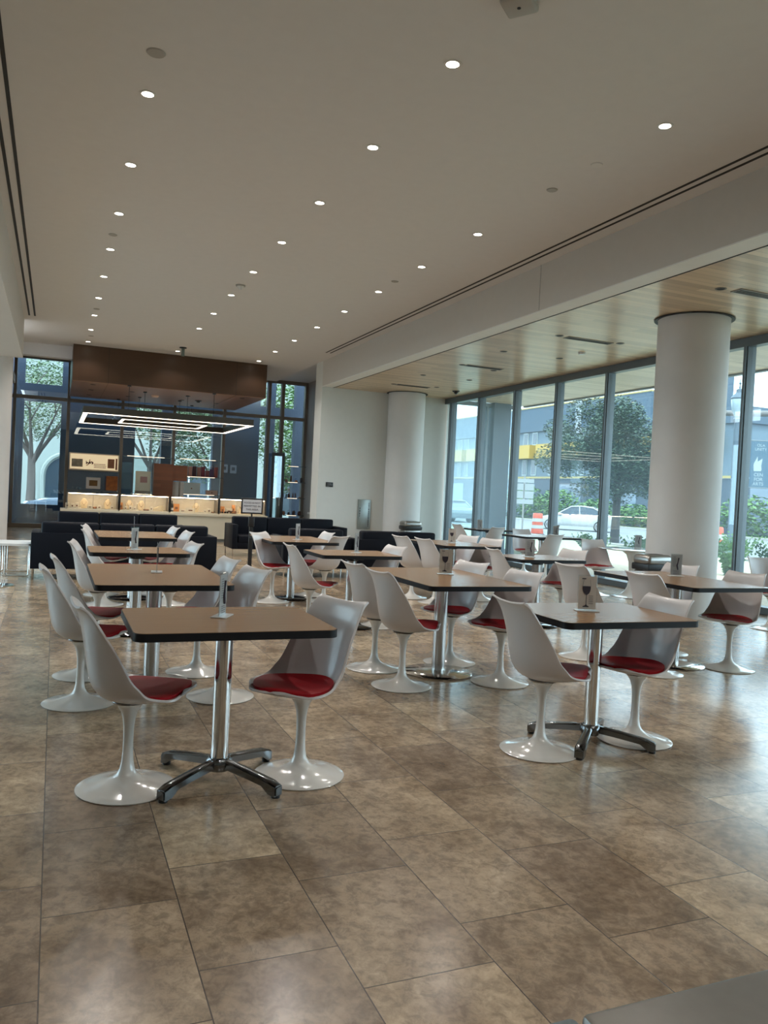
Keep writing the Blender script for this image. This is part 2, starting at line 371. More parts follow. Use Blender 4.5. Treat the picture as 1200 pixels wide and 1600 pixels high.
# ------------------------------------------------------------------ downlights
rows = [('left', .57, [6.72+1.55*k for k in range(0, 9)]), ('middle', 2.52, [5.2+1.55*k for k in range(0, 8)]+[19.05]),
        ('right', 4.47, [5.22+1.55*k for k in range(0, 10)])]
rows[2][2].remove(rows[2][2][1])
def downlight(x, y, z, label, grp):
    t = thing('recessed_downlight', label, 'ceiling light', (x, y, z), 0, grp)
    obj('trim_ring', lathe(NB(), [(.047, -.006), (.064, -.006), (.066, -.001), (.047, -.001)], n=32), M_white, t)
    obj('lens', lathe(NB(), [(0, -.003), (.048, -.003)], n=32), M_lamp, t)
    ld = bpy.data.lights.new('downlight_beam', 'SPOT'); ld.energy = SPOT_E*(.2 if y > 18.5 else 1); ld.spot_size = math.radians(128); ld.spot_blend = .6
    ld.shadow_soft_size = .05; ld.color = (1, .955, .905)
    lo = bpy.data.objects.new('downlight_beam', ld); C.objects.link(lo); lo.parent = t; lo.location = (0, 0, -.03)
    return t
SIDE = {'left': 'left', 'middle': 'middle', 'right': 'right'}
for nm, x, yl in rows:
    for k, y in enumerate(yl):
        downlight(x, y, ZC, 'small lit round downlight in the plaster ceiling, %s from the front in the %s row' % (ORD[k+1], nm), 'recessed downlights in the plaster ceiling')
downlight(6.25, 20.4, 4.78, 'small lit round downlight near the tall glass at the far right corner', 'recessed downlights in the plaster ceiling')
for y in (3.6, .5, -2.6):            # the same rows run on behind the camera
    for x in (.57, 2.52, 4.47):
        ld = bpy.data.lights.new('downlight_beam', 'SPOT'); ld.energy = SPOT_E; ld.spot_size = math.radians(128); ld.spot_blend = .6; ld.shadow_soft_size = .05; ld.color = (1, .955, .905)
        if (x, y) == (2.52, 3.6) or y == 3.6: continue
        lo = bpy.data.objects.new('downlight_beam', ld); C.objects.link(lo); lo.location = (x, y, ZC-.03)
# cover plates, detectors
PL = [((.56, 6.06), 'round grey cover plate in the ceiling, nearest in the left row', .07), ((4.46, 6.09), 'pale round cover plate in the ceiling, nearest the right slots', .055),
      ((4.45, 6.78), 'dark round cover plate in the ceiling beside the pale one', .055), ((.56, 10.69), 'round cover plate between the left row lights, second from the front', .055),
      ((4.45, 10.74), 'round cover plate between the lights of the right row', .055), ((.58, 15.41), 'tiny round cover plate between far lights of the left row', .055),
      ((.6, 18.33), 'tiny round cover plate just before the wooden canopy', .055)]
for k, ((x, y), lb, r) in enumerate(PL):
    bm = NB(); lathe(bm, [(0, -.008), (r*.9, -.008), (r, -.001)], n=28)
    tag(obj('cover_plate', bm, M_trim if k != 1 else M_white, loc=(x, y, ZC)), lb, 'cover plate', 'round plates in the plaster ceiling')
t = thing('wireless_access_point', 'square grey wireless unit on the ceiling at the top of the photo', 'wireless unit', (2.55, 4.36, ZC), .7)
bm = NB(); box(bm, -.10, .10, -.10, .10, -.05, 0, .018, 3); obj('housing', bm, mat('unit_grey', (.45, .43, .40), .45), t)
obj('status_light', lathe(NB(), [(0, -.053), (.012, -.053), (.012, -.049)], n=12), M_slot, t)
t = thing('smoke_detector', 'small white smoke detector hanging from the ceiling between middle lights', 'smoke detector', (2.52, 12.25, ZC))
obj('detector_base', lathe(NB(), [(0, -.02), (.07, -.02), (.075, 0)], n=24), M_trim, t)
obj('detector_head', lathe(NB(), [(0, -.075), (.02, -.07), (.03, -.045), (.05, -.03), (.055, -.02)], n=24), M_white, t)
t = thing('pendant_camera', 'short dark grey fixture hanging from the ceiling before the canopy', 'security camera', (2.56, 18.46, ZC))
obj('mounting_plate', lathe(NB(), [(0, -.02), (.08, -.02), (.08, 0)], n=20), M_blk, t)
obj('drop_tube', box(NB(), -.035, .035, -.03, .03, -.20, -.02, .008), mat('unit_dark', (.16, .20, .18), .4), t)
# fittings in the board ceiling
WL = [(6.82, 6.9), (6.85, 10.04), (6.85, 11.63), (6.93, 13.25), (6.89, 14.87), (6.93, 16.5), (7.92, 9.98), (7.94, 11.6), (7.72, 13.45), (7.95, 14.85), (7.9, 16.29)]
NEAR = ['beside the near slot vent', 'left of the second slot vent', 'second of the left row from the column', 'third of the left row from the column', 'fourth of the left row from the column',
        'last of the left row before the end wall', 'behind the round column', 'second of the window row', 'third of the window row, by the far vent', 'fourth of the window row', 'last of the window row before the end wall']
for (x, y), lb in zip(WL, NEAR):
    t = thing('unlit_downlight', 'dark round downlight in the boards, '+lb, 'ceiling light', (x, y, ZW), 0, 'dark downlights in the board ceiling')
    obj('trim_ring', lathe(NB(), [(.05, -.005), (.062, -.005), (.063, .001)], n=24), M_mull2, t)
    obj('recess', lathe(NB(), [(0, -.002), (.05, -.002)], n=24), M_slot, t)
for x0, x1, y, lb in ((7.0, 7.95, 6.86, 'black slotted air vent in the boards nearest the camera'), (7.0, 7.82, 10.08, 'black slotted air vent in the boards left of the round column'),
                      (7.0, 7.78, 13.24, 'black slotted air vent in the boards halfway along'), (7.0, 7.8, 16.5, 'black slotted air vent in the boards near the end wall')):
    t = thing('slot_vent', lb, 'air vent', (x0, y, ZW), 0, 'slot vents in the board ceiling')
    obj('vent_frame', box(NB(), 0, x1-x0, -.08, .08, -.006, .002), M_mull2, t)
    for s in (-.04, .0, .04): obj('vent_slot', box(NB(), .02, x1-x0-.02, s-.01, s+.01, -.009, -.005), M_slot, t)
t = thing('dome_camera', 'small black dome camera under the board ceiling by the end wall', 'security camera', (8.53, 16.55, ZW))
obj('camera_base', lathe(NB(), [(0, -.02), (.08, -.02), (.085, 0)], n=24), M_blk, t)
obj('camera_dome', lathe(NB(), [(0, -.08), (.03, -.07), (.05, -.045), (.055, -.02)], n=24), mat('dome_glass', (.02, .02, .02), .1), t)
t = thing('smoke_detector', 'small pale round detector on the boards above the middle window', 'smoke detector', (7.92, 10.94, ZW))
obj('detector_base', lathe(NB(), [(0, -.03), (.05, -.03), (.06, 0)], n=24), M_white, t)

# ------------------------------------------------------------------ things on the end wall
t = thing('wall_sign', 'tiny black plaque with grey lines on the end wall, left side', 'sign', (6.06, 18.095, 1.57))
obj('plate', box(NB(), -.09, .09, -.012, 0, -.055, .055, .003), M_blk, t)
for k, (a, b) in enumerate(((-.06, .045), (-.055, .065), (-.065, -.005))):
    obj('text_line', box(NB(), a, b, -.0135, -.012, .022-.03*k-.004, .022-.03*k+.004), mat('grey_ink', (.3, .3, .3), .6), t)
t = thing('metal_panel', 'tall narrow steel plaque with small black marks on the end wall', 'plaque', (6.975, 18.095, .89))
obj('plate', box(NB(), -.165, .165, -.03, 0, -.36, .36, .004), mat('galvanised', (.42, .46, .45), .35, .8, nscale=14, noise=(.32, .36, .35)), t)
bm = NB()
random.seed(3)
z = .28
while z > -.30:
    h = random.uniform(.008, .03); box(bm, .10, .128, -.032, -.0295, z-h, z); z -= h+random.uniform(.01, .018)
z = .16
while z > -.06:
    h = random.uniform(.02, .05); box(bm, -.125, -.108, -.032, -.0295, z-h, z); z -= h+.02
obj('lettering', bm, M_slot, t)

# ------------------------------------------------------------------ chair
PR = [(.300, .458), (.235, .440), (.145, .420), (.040, .406), (-.055, .408), (-.125, .432), (-.165, .485), (-.184, .56), (-.197, .64), (-.209, .71), (-.221, .77), (-.236, .815), (-.254, .836)]
WD = [.105, .188, .232, .241, .240, .235, .228, .219, .208, .197, .186, .178, .172]
EF = [(-.085, -.004), (-.055, .008), (-.008, .022), (.030, .044), (.080, .057), (.120, .063), (.125, .050), (.110, .040), (.088, .025), (.062, .015), (.040, .010), (.020, .012), (.004, .014)]
def interp(T, v):
    v = max(0, min(len(T)-1.0001, v)); i = int(v); f = v-i
    p0 = T[max(i-1, 0)]; p1 = T[i]; p2 = T[i+1]; p3 = T[min(i+2, len(T)-1)]
    if not isinstance(p1, tuple): p0, p1, p2, p3 = (p0,), (p1,), (p2,), (p3,)
    r = tuple(.5*((2*b)+(-a+c)*f+(2*a-5*b+4*c-d)*f*f+(-a+3*b-3*c+d)*f**3) for a, b, c, d in zip(p0, p1, p2, p3))
    return r if len(r) > 1 else r[0]
def shell_pt(u, v):
    x, z = interp(PR, v); w = interp(WD, v); ex, ez = interp(EF, v); k = abs(u)**2.2
    return Vector((x+ex*k, u*w, z+ez*k))
def chair_proto():
    t = thing('tulip_chair', '', 'chair')
    bm = NB(); nu, nv = 20, 40
    g = [[bm.verts.new(shell_pt(-1+2*i/nu, 12*j/nv)) for i in range(nu+1)] for j in range(nv+1)]
    for j in range(nv):
        for i in range(nu):
            f = bm.faces.new((g[j][i], g[j][i+1], g[j+1][i+1], g[j+1][i])); f.smooth = True
    o = obj('shell', bm, M_shell, t)
    md = o.modifiers.new('thickness', 'SOLIDIFY'); md.thickness = .011; md.offset = 0
    md = o.modifiers.new('round', 'BEVEL'); md.width = .004; md.segments = 2; md.limit_method = 'ANGLE'; md.angle_limit = math.radians(50)
    # cushion
    bm = NB(); nr, na = 8, 40; c0 = 2.75
    def sp(r, a):
        u = .89*r*math.cos(a); v = c0+ (2.3 if math.sin(a) < 0 else 2.6)*r*math.sin(a)
        return shell_pt(u, v)
    top = []
    cen = bm.verts.new(shell_pt(0, c0)+Vector((0, 0, .034)))
    for r_ in range(1, nr+1):
        r = r_/nr; h = .034*(1-r**5*.45)
        top.append([bm.verts.new(sp(r, 2*PI*k/na)+Vector((0, 0, h))) for k in range(na)])
    bot = [bm.verts.new(sp(1.0, 2*PI*k/na)+Vector((0, 0, .002))) for k in range(na)]
    for k in range(na):
        k2 = (k+1) % na
        bm.faces.new((cen, top[0][k], top[0][k2])).smooth = True
        for r_ in range(nr-1): bm.faces.new((top[r_][k], top[r_+1][k], top[r_+1][k2], top[r_][k2])).smooth = True
        bm.faces.new((top[-1][k], bot[k], bot[k2], top[-1][k2])).smooth = True
    obj('cushion', bm, M_red, t)
    obj('swivel_ring', lathe(NB(), [(0, .392), (.076, .392), (.079, .399), (.076, .404), (0, .404)], n=32), M_dchrome, t)
    obj('pedestal', lathe(NB(), [(0, .001), (.217, .001), (.220, .006), (.213, .010), (.175, .016), (.13, .025), (.09, .037), (.062, .051), (.044, .068), (.033, .09), (.0265, .125), (.0235, .17), (.0225, .23), (.024, .28), (.029, .32), (.039, .352), (.052, .374), (.064, .387), (.072, .392), (0, .392)], n=48), M_base, t)
    return t
CH = [ # x, y, heading deg, label
 (.35, 3.73, 5, 'white tulip chair with red seat at the left of the nearest left table'),
 (1.15, 3.69, 203, 'white tulip chair with bright red seat at the right of the nearest left table'),
 (.19, 5.24, 4, 'white tulip chair, nearer one on the left side of the second left table'),
 (.25, 5.98, 4, 'white tulip chair, farther one on the left side of the second left table'),
 (1.06, 5.22, 196, 'white tulip chair just behind the card holder of the nearest left table'),
 (1.02, 5.95, 190, 'white tulip chair, farther one on the right side of the second left table'),
 (.39, 7.50, -8, 'lone white tulip chair at the left end of the third left table'),
 (1.02, 7.55, 190, 'lone white tulip chair at the right end of the third left table'),
 (.55, 9.42, -6, 'white tulip chair, nearer one left of the farthest left table before the sofa'),
 (.58, 10.25, -10, 'white tulip chair, farther one left of the farthest left table before the sofa'),
 (1.24, 9.42, 188, 'white tulip chair, nearer one right of the farthest left table before the sofa'),
 (1.20, 10.30, 186, 'white tulip chair, farther one right of the farthest left table before the sofa'),
 (2.38, 5.25, 6, 'white tulip chair, nearer one left of the wide table on a mirror disc'),
 (2.40, 5.84, 8, 'white tulip chair, farther one left of the wide table on a mirror disc'),
 (3.12, 5.93, 198, 'white tulip chair with dark red seat, farther one right of the mirror disc table'),
 (3.18, 5.21, 194, 'white tulip chair with dark red seat, nearer one right of the mirror disc table'),
 (2.42, 7.70, 0, 'white tulip chair left of the centre table behind the mirror disc table'),
 (3.16, 7.72, 192, 'white tulip chair right of the centre table behind the mirror disc table'),
 (2.52, 9.56, -48, 'white tulip chair turned to face the camera, left of the farthest centre table'),
 (3.20, 10.15, 186, 'thin looking white tulip chair at the far right of the farthest centre table'),
 (3.18, 9.52, 124, 'white tulip chair with its back to the camera at the farthest centre table'),
 (2.55, 3.72, -2, 'white tulip chair at the left of the nearest right table with the wine card'),
 (3.24, 3.76, 186, 'white tulip chair with maroon seat at the right of the nearest right table'),
 (4.50, 5.95, 12, 'white tulip chair seen from behind, farther one left of the table by the round column'),
 (4.72, 5.25, 8, 'white tulip chair seen from behind, nearer one left of the table by the round column'),
 (5.46, 5.98, 196, 'white tulip chair with dark front right against the round column'),
 (5.54, 5.27, 196, 'white tulip chair with dark plum seat on the bright floor right of the column table'),
 (4.78, 7.72, -6, 'narrow looking white tulip chair left of the third right table'),
 (5.50, 7.75, 200, 'white tulip chair with plum seat right of the third right table'),
 (4.56, 9.88, 12, 'pale white tulip chair, farther one left of the fourth right table'),
 (4.67, 9.38, 10, 'pale white tulip chair, nearer one left of the fourth right table'),
 (5.50, 9.62, 208, 'shaded white tulip chair, nearer one right of the fourth right table'),
 (5.50, 10.32, 204, 'shaded white tulip chair, farther one right of the fourth right table'),
 (8.50, 13.25, -100, 'pinkish lit tulip chair facing the camera at the long window table'),
 (8.02, 11.8, 98, 'bluish white tulip chair with its back to the camera at the long window table'),
 (7.80, 10.1, -105, 'pink lit tulip chair beside the white round table by the column'),
 (7.98, 7.0, -100, 'pink lit tulip chair at the right edge of the photo behind the plum seated one'),
 (8.12, 15.0, 5, 'bright white tulip chair at the left of the farthest window table'),
 (8.25, 14.15, 100, 'white tulip chair with its back to the camera at the farthest window table'),
]
proto = chair_proto()
for i, (x, y, h, lb) in enumerate(CH):
    o = proto if i == 0 else dup(proto, (x, y, 0), math.radians(h), lb)
    o.location = (x, y, 0); o.rotation_euler = (0, 0, math.radians(h)); o['label'] = lb; o['group'] = 'white tulip chairs with red seats'

# ------------------------------------------------------------------ tables
def top_parts(t, hx, hy, z, r=.05, oy=0):
    obj('tabletop', prism(NB(), rrect(hx-.003, hy-.003, r, cy=oy), z-.03, z), M_top, t)
    bm = NB(); P = rrect(hx, hy, r, cy=oy)
    prism(bm, P, z-.036, z-.002); obj('edge_band', bm, M_edge, t)
def xbase_proto():
    t = thing('dining_table', '', 'table'); z = .765
    top_parts(t, .445, .36, z)
    bm = NB(); cyl(bm, 0, 0, .10, z-.055, .041, 32); obj('pole', bm, M_chrome, t)
    bm = NB(); box(bm, -.20, .20, -.045, .045, z-.055, z-.036, .006); box(bm, -.045, .045, -.17, .17, z-.055, z-.036, .006); cyl(bm, 0, 0, z-.075, z-.05, .06)
    obj('mounting_plate', bm, M_white, t)
    bm = NB(); lathe(bm, [(0, .05), (.05, .052), (.062, .075), (.06, .10), (.048, .112), (0, .112)], n=32); obj('hub', bm, M_dchrome, t)
    for k in range(4):
        a = PI/4+k*PI/2-.157; bm = NB(); n = 8; sec = []
        for j in range(n+1):
            s = j/n; d = .03+.335*s; zt = .108-.030*s-.014*s*s; hb = .040-.008*s; w = .021+.009*s
            zb = zt-hb if s < .86 else zt-.056
            if j == n: zt -= .008; w *= .85
            sec.append([bm.verts.new((d, -w, zb)), bm.verts.new((d, w, zb)), bm.verts.new((d, w*.98, zt-.008)), bm.verts.new((d, w*.6, zt)), bm.verts.new((d, -w*.6, zt)), bm.verts.new((d, -w*.98, zt-.008))])
        for A, B in zip(sec, sec[1:]):
            for q in range(6):
                f = bm.faces.new((A[q], A[(q+1) % 6], B[(q+1) % 6], B[q])); f.smooth = False
        bm.faces.new(sec[0]); bm.faces.new(sec[-1][::-1])
        bmesh.ops.bevel(bm, geom=[e for e in bm.edges if abs(e.verts[0].co.x-e.verts[1].co.x) < 1e-4 and e.verts[0].co.x > .36], offset=.006, segments=2, affect='EDGES')
        lg = obj('leg', bm, M_dchrome, t, rz=a)
        obj('glide', cyl(NB(), .345, 0, 0, .026, .02, 16), M_blk, lg)
    return t
def disc_proto(hx, hy, z, black=False):
    t = thing('dining_table', '', 'table'); top_parts(t, hx, hy, z)
    obj('pole', cyl(NB(), 0, 0, .02, z-.05, .052, 32), mat('satin_chrome', (.52, .51, .50), .24, 1), t)
    bm = NB(); box(bm, -.25, .25, -.04, .04, z-.055, z-.036, .005); box(bm, -.04, .04, -.25, .25, z-.055, z-.036, .005); cyl(bm, 0, 0, z-.08, z-.05, .07)
    obj('mounting_plate', bm, M_blk, t)
    obj('disc_base', lathe(NB(), [(0, .001), (.272, .001), (.275, .008), (.268, .014), (.12, .022), (.06, .028), (0, .028)], n=56), M_chrome if not black else mat('mirror_black', (.05, .05, .055), .06, 1), t)
    return t
TG = 'square wood topped dining tables'
tx = xbase_proto(); tx.location = (.765, 3.72, 0); tx['group'] = TG
tx['label'] = 'oak topped table on a four legged chrome base, nearest on the left'
t2 = dup(tx, (2.93, 3.77, 0), -.02, 'oak topped table nearest on the right, four legged chrome base, wine card on top')
for q in t2.children:
    if q.name.startswith('leg'): q.rotation_euler.z += math.radians(9)
tsm = disc_proto(.43, .36, .765, True); tsm.location = (.73, 7.65, 0); tsm['group'] = TG; tsm['label'] = 'small wood topped table, third from the front in the left row'
dup(tsm, (2.88, 7.75, 0), 0, 'small wood topped table behind the mirror disc table in the centre row')
dup(tsm, (5.06, 7.62, 0), 0, 'small glossy topped table, third from the front in the right row')
dup(tsm, (8.6, 14.85, 0), 0, 'small table against the window, farthest from the camera')
tl = disc_proto(.42, .66, .765); tl.location = (.66, 5.64, 0); tl['group'] = TG; tl['label'] = 'large oak topped table, second from the front in the left row'
dup(tl, (2.85, 5.60, 0), 0, 'large wood topped table on a mirror polished disc base in the centre')
dup(tl, (5.14, 5.52, 0), 0, 'large wood topped table just left of the big round column')
tb = disc_proto(.43, .62, .765, True); tb.location = (.90, 9.95, 0); tb['group'] = TG; tb['label'] = 'wood topped table farthest back in the left row, before the dark sofa'
dup(tb, (2.84, 9.85, 0), 0, 'wood topped table farthest back in the centre row, shiny top')
dup(tb, (5.12, 9.8, 0), 0, 'wood topped table, fourth from the front in the right row')
dup(tb, (8.38, 12.5, 0), PI/2, 'long thin looking table by the window beside the pink lit chair')
# white round tulip tables
t = thing('round_table', 'white round tulip table beside the big round column', 'table', (8.28, 9.85, 0), 0, 'white round tulip tables')
obj('tabletop', lathe(NB(), [(0, .715), (.40, .715), (.52, .728), (.53, .736), (.52, .74), (0, .74)], n=56), M_base, t)
obj('pedestal', lathe(NB(), [(0, .001), (.30, .001), (.303, .008), (.26, .018), (.17, .04), (.10, .09), (.066, .16), (.052, .28), (.052, .40), (.064, .54), (.10, .65), (.17, .70), (.22, .715), (0, .715)], n=48), M_base, t)
dup(t, (8.15, 6.0, 0), 0, 'white round tulip table cut by the right edge of the photo')

# ------------------------------------------------------------------ card holders
M_card = mat('card_paper', (.62, .55, .49), .6)
M_ink = mat('dark_ink', (.03, .025, .04), .5)
def holder_proto(kind):
    t = thing('card_holder', '', 'card holder')
    obj('acrylic_base', box(NB(), -.066, .066, -.038, .038, 0, .006, .002, 1), mat('acrylic_edge', (.62, .62, .60), .15), t)
    obj('acrylic_sleeve', box(NB(), -.057, .057, -.0035, .0035, .006, .208), M_clear, t)
    cd_ = obj('card', box(NB(), -.052, .052, -.001, .001, .01, .202), M_card if kind == 'wine' else mat('card_grey', (.42, .41, .40), .6), t)
    bm = NB()
    if kind == 'wine':
        L = [(-.030, .145), (-.030, .13), (-.026, .115), (-.017, .102), (-.009, .097), (-.006, .092), (-.0075, .04), (-.011, .034), (-.026, .028), (-.024, .024), (.010, .024), (.012, .028), (-.001, .034), (-.004, .04), (-.0035, .092), (.0, .097), (.008, .102), (.015, .115), (.018, .13), (.018, .145)]
        prism_xz(bm, [(a-.001, b) for a, b in L], -.0046, -.0036)
        for s in (-.030, .017): tube(bm, [(s, -.004, .145), (s*.8-.001, -.004, .182)], .0006, 6)
        for k in range(5): box(bm, .008, .034, -.0045, -.0037, .088-.011*k, .090-.011*k)
        box(bm, -.036, -.012, -.0045, -.0037, .186, .191)
    else:
        tube(bm, [(.016, -.004, .06), (.006, -.004, .10), (.014, -.004, .13), (.02, -.004, .17)], [.006, .007, .004, .006], 6)
        for k in range(9): box(bm, -.036, random.uniform(-.01, .0), -.0045, -.0037, .18-.011*k, .182-.011*k)
        for k in range(4): box(bm, -.03, .03, -.0045, -.0037, .05-.01*k, .052-.01*k)
    obj('printed_picture', bm, M_ink, cd_)
    return t
hw = holder_proto('wine'); hl = holder_proto('list')
HG = 'clear card holders on the tables'
HL = [(hw, 2.88, 3.80, .765, -20, 'clear acrylic holder with a wine glass card on the nearest right table'),
      (hl, 0.76, 3.78, .765, 62, 'clear acrylic card holder seen edge on, on the nearest left table'),
      (hl, 0.68, 5.73, .765, 84, 'thin edge of a clear card holder on the second left table'),
      (hl, 0.70, 7.64, .765, 50, 'grey sided card holder on the third left table'),
      (hl, 0.91, 10.10, .765, 86, 'thin clear card holder on the farthest left table'),
      (hw, 2.94, 5.73, .765, -20, 'wine glass card in a clear holder on the mirror disc table'),
      (hl, 2.93, 7.76, .765, 48, 'grey card holder on the small centre table'),
      (hl, 2.86, 9.70, .765, 45, 'small card holder on the shiny farthest centre table'),
      (hl, 5.32, 5.73, .765, -18, 'grey printed card in a clear holder on the table by the column'),
      (hl, 4.94, 7.59, .765, -22, 'dark grey card holder standing on the third right table'),
      (hw, 5.08, 9.75, .765, -25, 'small wine card on the fourth right table'),
      (hl, 8.62, 12.41, .765, -25, 'brown card on the long table at the window'),
      (hl, 8.19, 14.51, .765, -25, 'tiny red brown card on the farthest window table'),
      (hl, 8.62, 10.15, .74, -30, 'grey card on the white round table')]
seen = set()
for pr, x, y, z, a, lb in HL:
    if id(pr) not in seen: seen.add(id(pr)); o = pr; o.location = (x, y, z); o.rotation_euler = (0, 0, math.radians(a))
    else: o = dup(pr, (x, y, z), math.radians(a), lb)
    o['label'] = lb; o['group'] = HG

# ------------------------------------------------------------------ sofas
def sofa(label, x0, x1, yb, facing, n=3, d=.82, zt=.79):
    """yb: y of the back panel; facing +1 looks to +y"""
    t = thing('sofa', label, 'sofa', ((x0+x1)/2, yb, 0), 0 if facing > 0 else PI, 'black leather sofas of the lounge'); w = (x1-x0)/2
    obj('back_panel', box(NB(), -w, w, 0, .12, .15, .645, .012), M_black, t)
    obj('seat_frame', box(NB(), -w+.1, w-.1, .10, d-.02, .15, .28, .01), M_black, t)
    for s in (-1, 1): obj('armrest', box(NB(), min(s*w, s*(w-.11)), max(s*w, s*(w-.11)), .10, d, .15, .645, .015), M_black, t)
    cw = (2*w-.24)/n
    for k in range(n):
        xa = -w+.12+cw*k
        obj('back_cushion', box(NB(), xa+.003, xa+cw-.003, .06, .24, .34, zt, .035, 3), M_black, t)
        obj('seat_cushion', box(NB(), xa+.003, xa+cw-.003, .20, d-.01, .27, .43, .03, 3), M_black, t)
    for sx in (-1, 1):
        for y_ in (.03, d-.05): obj('leg', box(NB(), sx*(w-.03)-.01, sx*(w-.03)+.01, y_-.01, y_+.01, 0, .15), M_chrome, t)
    return t
sofa('long black leather sofa with its back to the left row of tables', -.27, 2.24, 11.75, 1)
sofa('black leather sofa facing the camera below the lit jewellery cases, left side', -.05, 2.22, 15.1, -1, zt=.83)
sofa('black leather sofa facing the camera behind the black sign stand', 3.33, 5.78, 16.72, -1, zt=.79)
sofa('short black sofa with its back to the centre tables', 3.36, 4.50, 12.15, 1, n=1, zt=.78)
sofa('black leather sofa with its back to the camera, right, near the steel wall plaque', 4.54, 6.12, 12.05, 1, n=2, zt=.78)

# side table and stanchion at the left
t = thing('side_table', 'low white topped table on thin chrome frames at the left edge', 'side table', (0, 0, 0))
obj('tabletop', prism(NB(), rrect(.34, .36, .03, cx=-.62, cy=12.52), .425, .455), M_white, t)
for xa, xb, y_ in ((-.60, -.30, 12.2), (-.60, -.30, 12.84), (-.94, -.66, 12.2), (-.94, -.66, 12.84)):
    bm = NB(); tube(bm, [(xa, y_, .425), (xa, y_, .03), (xa+.02, y_, .009), (xb-.02, y_, .009), (xb, y_, .03), (xb, y_, .425)], .009, 8)
    obj('leg', bm, M_chrome, t)
t = thing('stanchion', 'chrome disc foot on the floor at the left edge of the photo', 'stanchion', (-.70, 11.12, 0))
obj('disc_base', lathe(NB(), [(0, 0), (.27, 0), (.272, .008), (.2, .014), (.03, .022), (0, .022)], n=48), M_chrome, t)
obj('pole', cyl(NB(), 0, 0, .02, .95, .02, 20), M_chrome, t)

# sign stand
t = thing('sign_stand', 'black floor stand with a framed notice before the far sofa', 'sign stand', (2.80, 12.02, 0), -.10)
bm = NB(); box(bm, -.15, .15, -.10, .14, 0, .03, .004, 1); obj('foot', bm, M_blk, t)
bm = NB(); box(bm, -.03, .03, -.02, .02, .03, .80, .004, 1); box(bm, -.045, .045, -.03, .03, .80, .955, .01); box(bm, -.012, .012, -.01, .01, .95, 1.0); obj('post', bm, M_blk, t)
bm = NB(); box(bm, -.165, .165, -.012, .012, .995, 1.235, .004, 1); fr = obj('sign_frame', bm, M_blk, t)
bm = NB(); box(bm, -.143, .143, -.0145, -.0115, 1.017, 1.213); pl = obj('notice_panel', bm, mat('notice_grey', (.50, .49, .50), .5), fr)
text_mesh('lettering', 'FOOD IS NOT\nPERMITTED IN\nTHIS AREA', .040, M_ink, fr, (0, -.0155, 1.150), (PI/2, 0, 0), space=1.25)

# trash bins
def bin_proto():
    t = thing('trash_bin', '', 'trash bin')
    obj('body', box(NB(), -.25, .25, -.20, .20, .02, .60, .03, 3), M_steel, t)
    obj('black_band', box(NB(), -.285, .285, -.225, .225, .60, .685, .02, 2), M_blk, t)
    bm = NB(); box(bm, -.28, .28, -.22, .22, .66, .80, .075, 6); obj('lid', bm, M_steel, t)
    bm = NB(); box(bm, -.14, .14, -.10, .06, .795, .803, .002, 1); obj('opening', bm, M_slot, t)
    return t
b1 = bin_proto(); b1.location = (7.35, 8.62-.0, 0); b1.location = (7.02, 7.98, 0); b1['label'] = 'steel trash bin with black band standing before the big round column'; b1['group'] = 'steel trash bins'
b1.scale = (.70, .70, 1); b2 = dup(b1, (7.80, 17.12, 0), 0, 'steel trash bin with black band at the end wall column'); b2.scale = (.8, .8, 1)

# steel serving counter in the foreground
for x0, x1, lb in ((-.45, .372, 'brushed steel counter unit, small corner at the bottom edge of the photo'), (.378, 1.35, 'brushed steel counter unit filling the bottom right corner')):
    t = thing('steel_counter', lb, 'counter', (0, 0, 0), 0, 'steel serving counters')
    obj('counter_top', box(NB(), x0, x1, -.55, .48, .955, 1.0, .005, 2), M_steel, t)
    obj('cabinet_body', box(NB(), x0+.03, x1-.03, -.5, .43, .08, .955), M_steel, t)
    obj('plinth', box(NB(), x0+.06, x1-.06, -.45, .38, 0, .08), M_blk, t)

# ------------------------------------------------------------------ shop: canopy, pendant, counter, cases
t = thing('wooden_canopy', 'dark wood clad canopy box hanging from the ceiling over the shop counter', 'canopy', (0, 0, 0))
obj('side_panels', box(NB(), .28, 4.80, 19.64, 23.4, 3.665, ZC), M_dwood, t)
obj('soffit', box(NB(), .281, 4.799, 19.641, 23.399, 3.655, 3.666), M_dwood2, t)
for jx in (1.055, 4.04):
    bm = NB(); prism(bm, [(0, 0), (0, 1), (1, 1), (1, 0)], 0, 1); bm.free()
    bm = NB(); box(bm, jx, jx+.006, 19.636, 23.4, 3.652, 3.662); box(bm, jx, jx+.006, 19.636, 19.642, 3.662, ZC); obj('panel_joint', bm, M_slot, t)
k = 0
for x, y, lb in ((.75, 20.1, 'front left corner'), (.75, 21.3, 'left edge, middle'), (.75, 22.6, 'left edge, back'), (1.7, 20.9, 'left of centre'), (1.7, 22.1, 'left of centre, back'), (3.05, 20.7, 'right of centre'), (3.05, 21.8, 'right of centre, back'),
                 (4.3, 20.1, 'front right corner'), (4.0, 21.9, 'right side, back')):
    tag(obj('canopy_downlight', lathe(NB(), [(0, -.004), (.06, -.004), (.065, 0)], n=20), M_slot, loc=(x, y, 3.654)), 'small dark round downlight under the wooden canopy, '+lb, 'ceiling light', 'dark downlights under the canopy')
tag(obj('smoke_detector', lathe(NB(), [(0, -.05), (.08, -.04), (.10, 0)], n=24), mat('warm_white', (.7, .5, .38), .5), loc=(2.3, 21.3, 3.654)), 'round peach coloured detector under the wooden canopy', 'smoke detector')
tag(obj('dome_camera', lathe(NB(), [(0, -.06), (.04, -.05), (.05, -.02), (.09, -.015), (.09, 0)], n=24), M_blk, loc=(3.45, 21.6, 3.654)), 'small black dome camera under the wooden canopy', 'security camera')
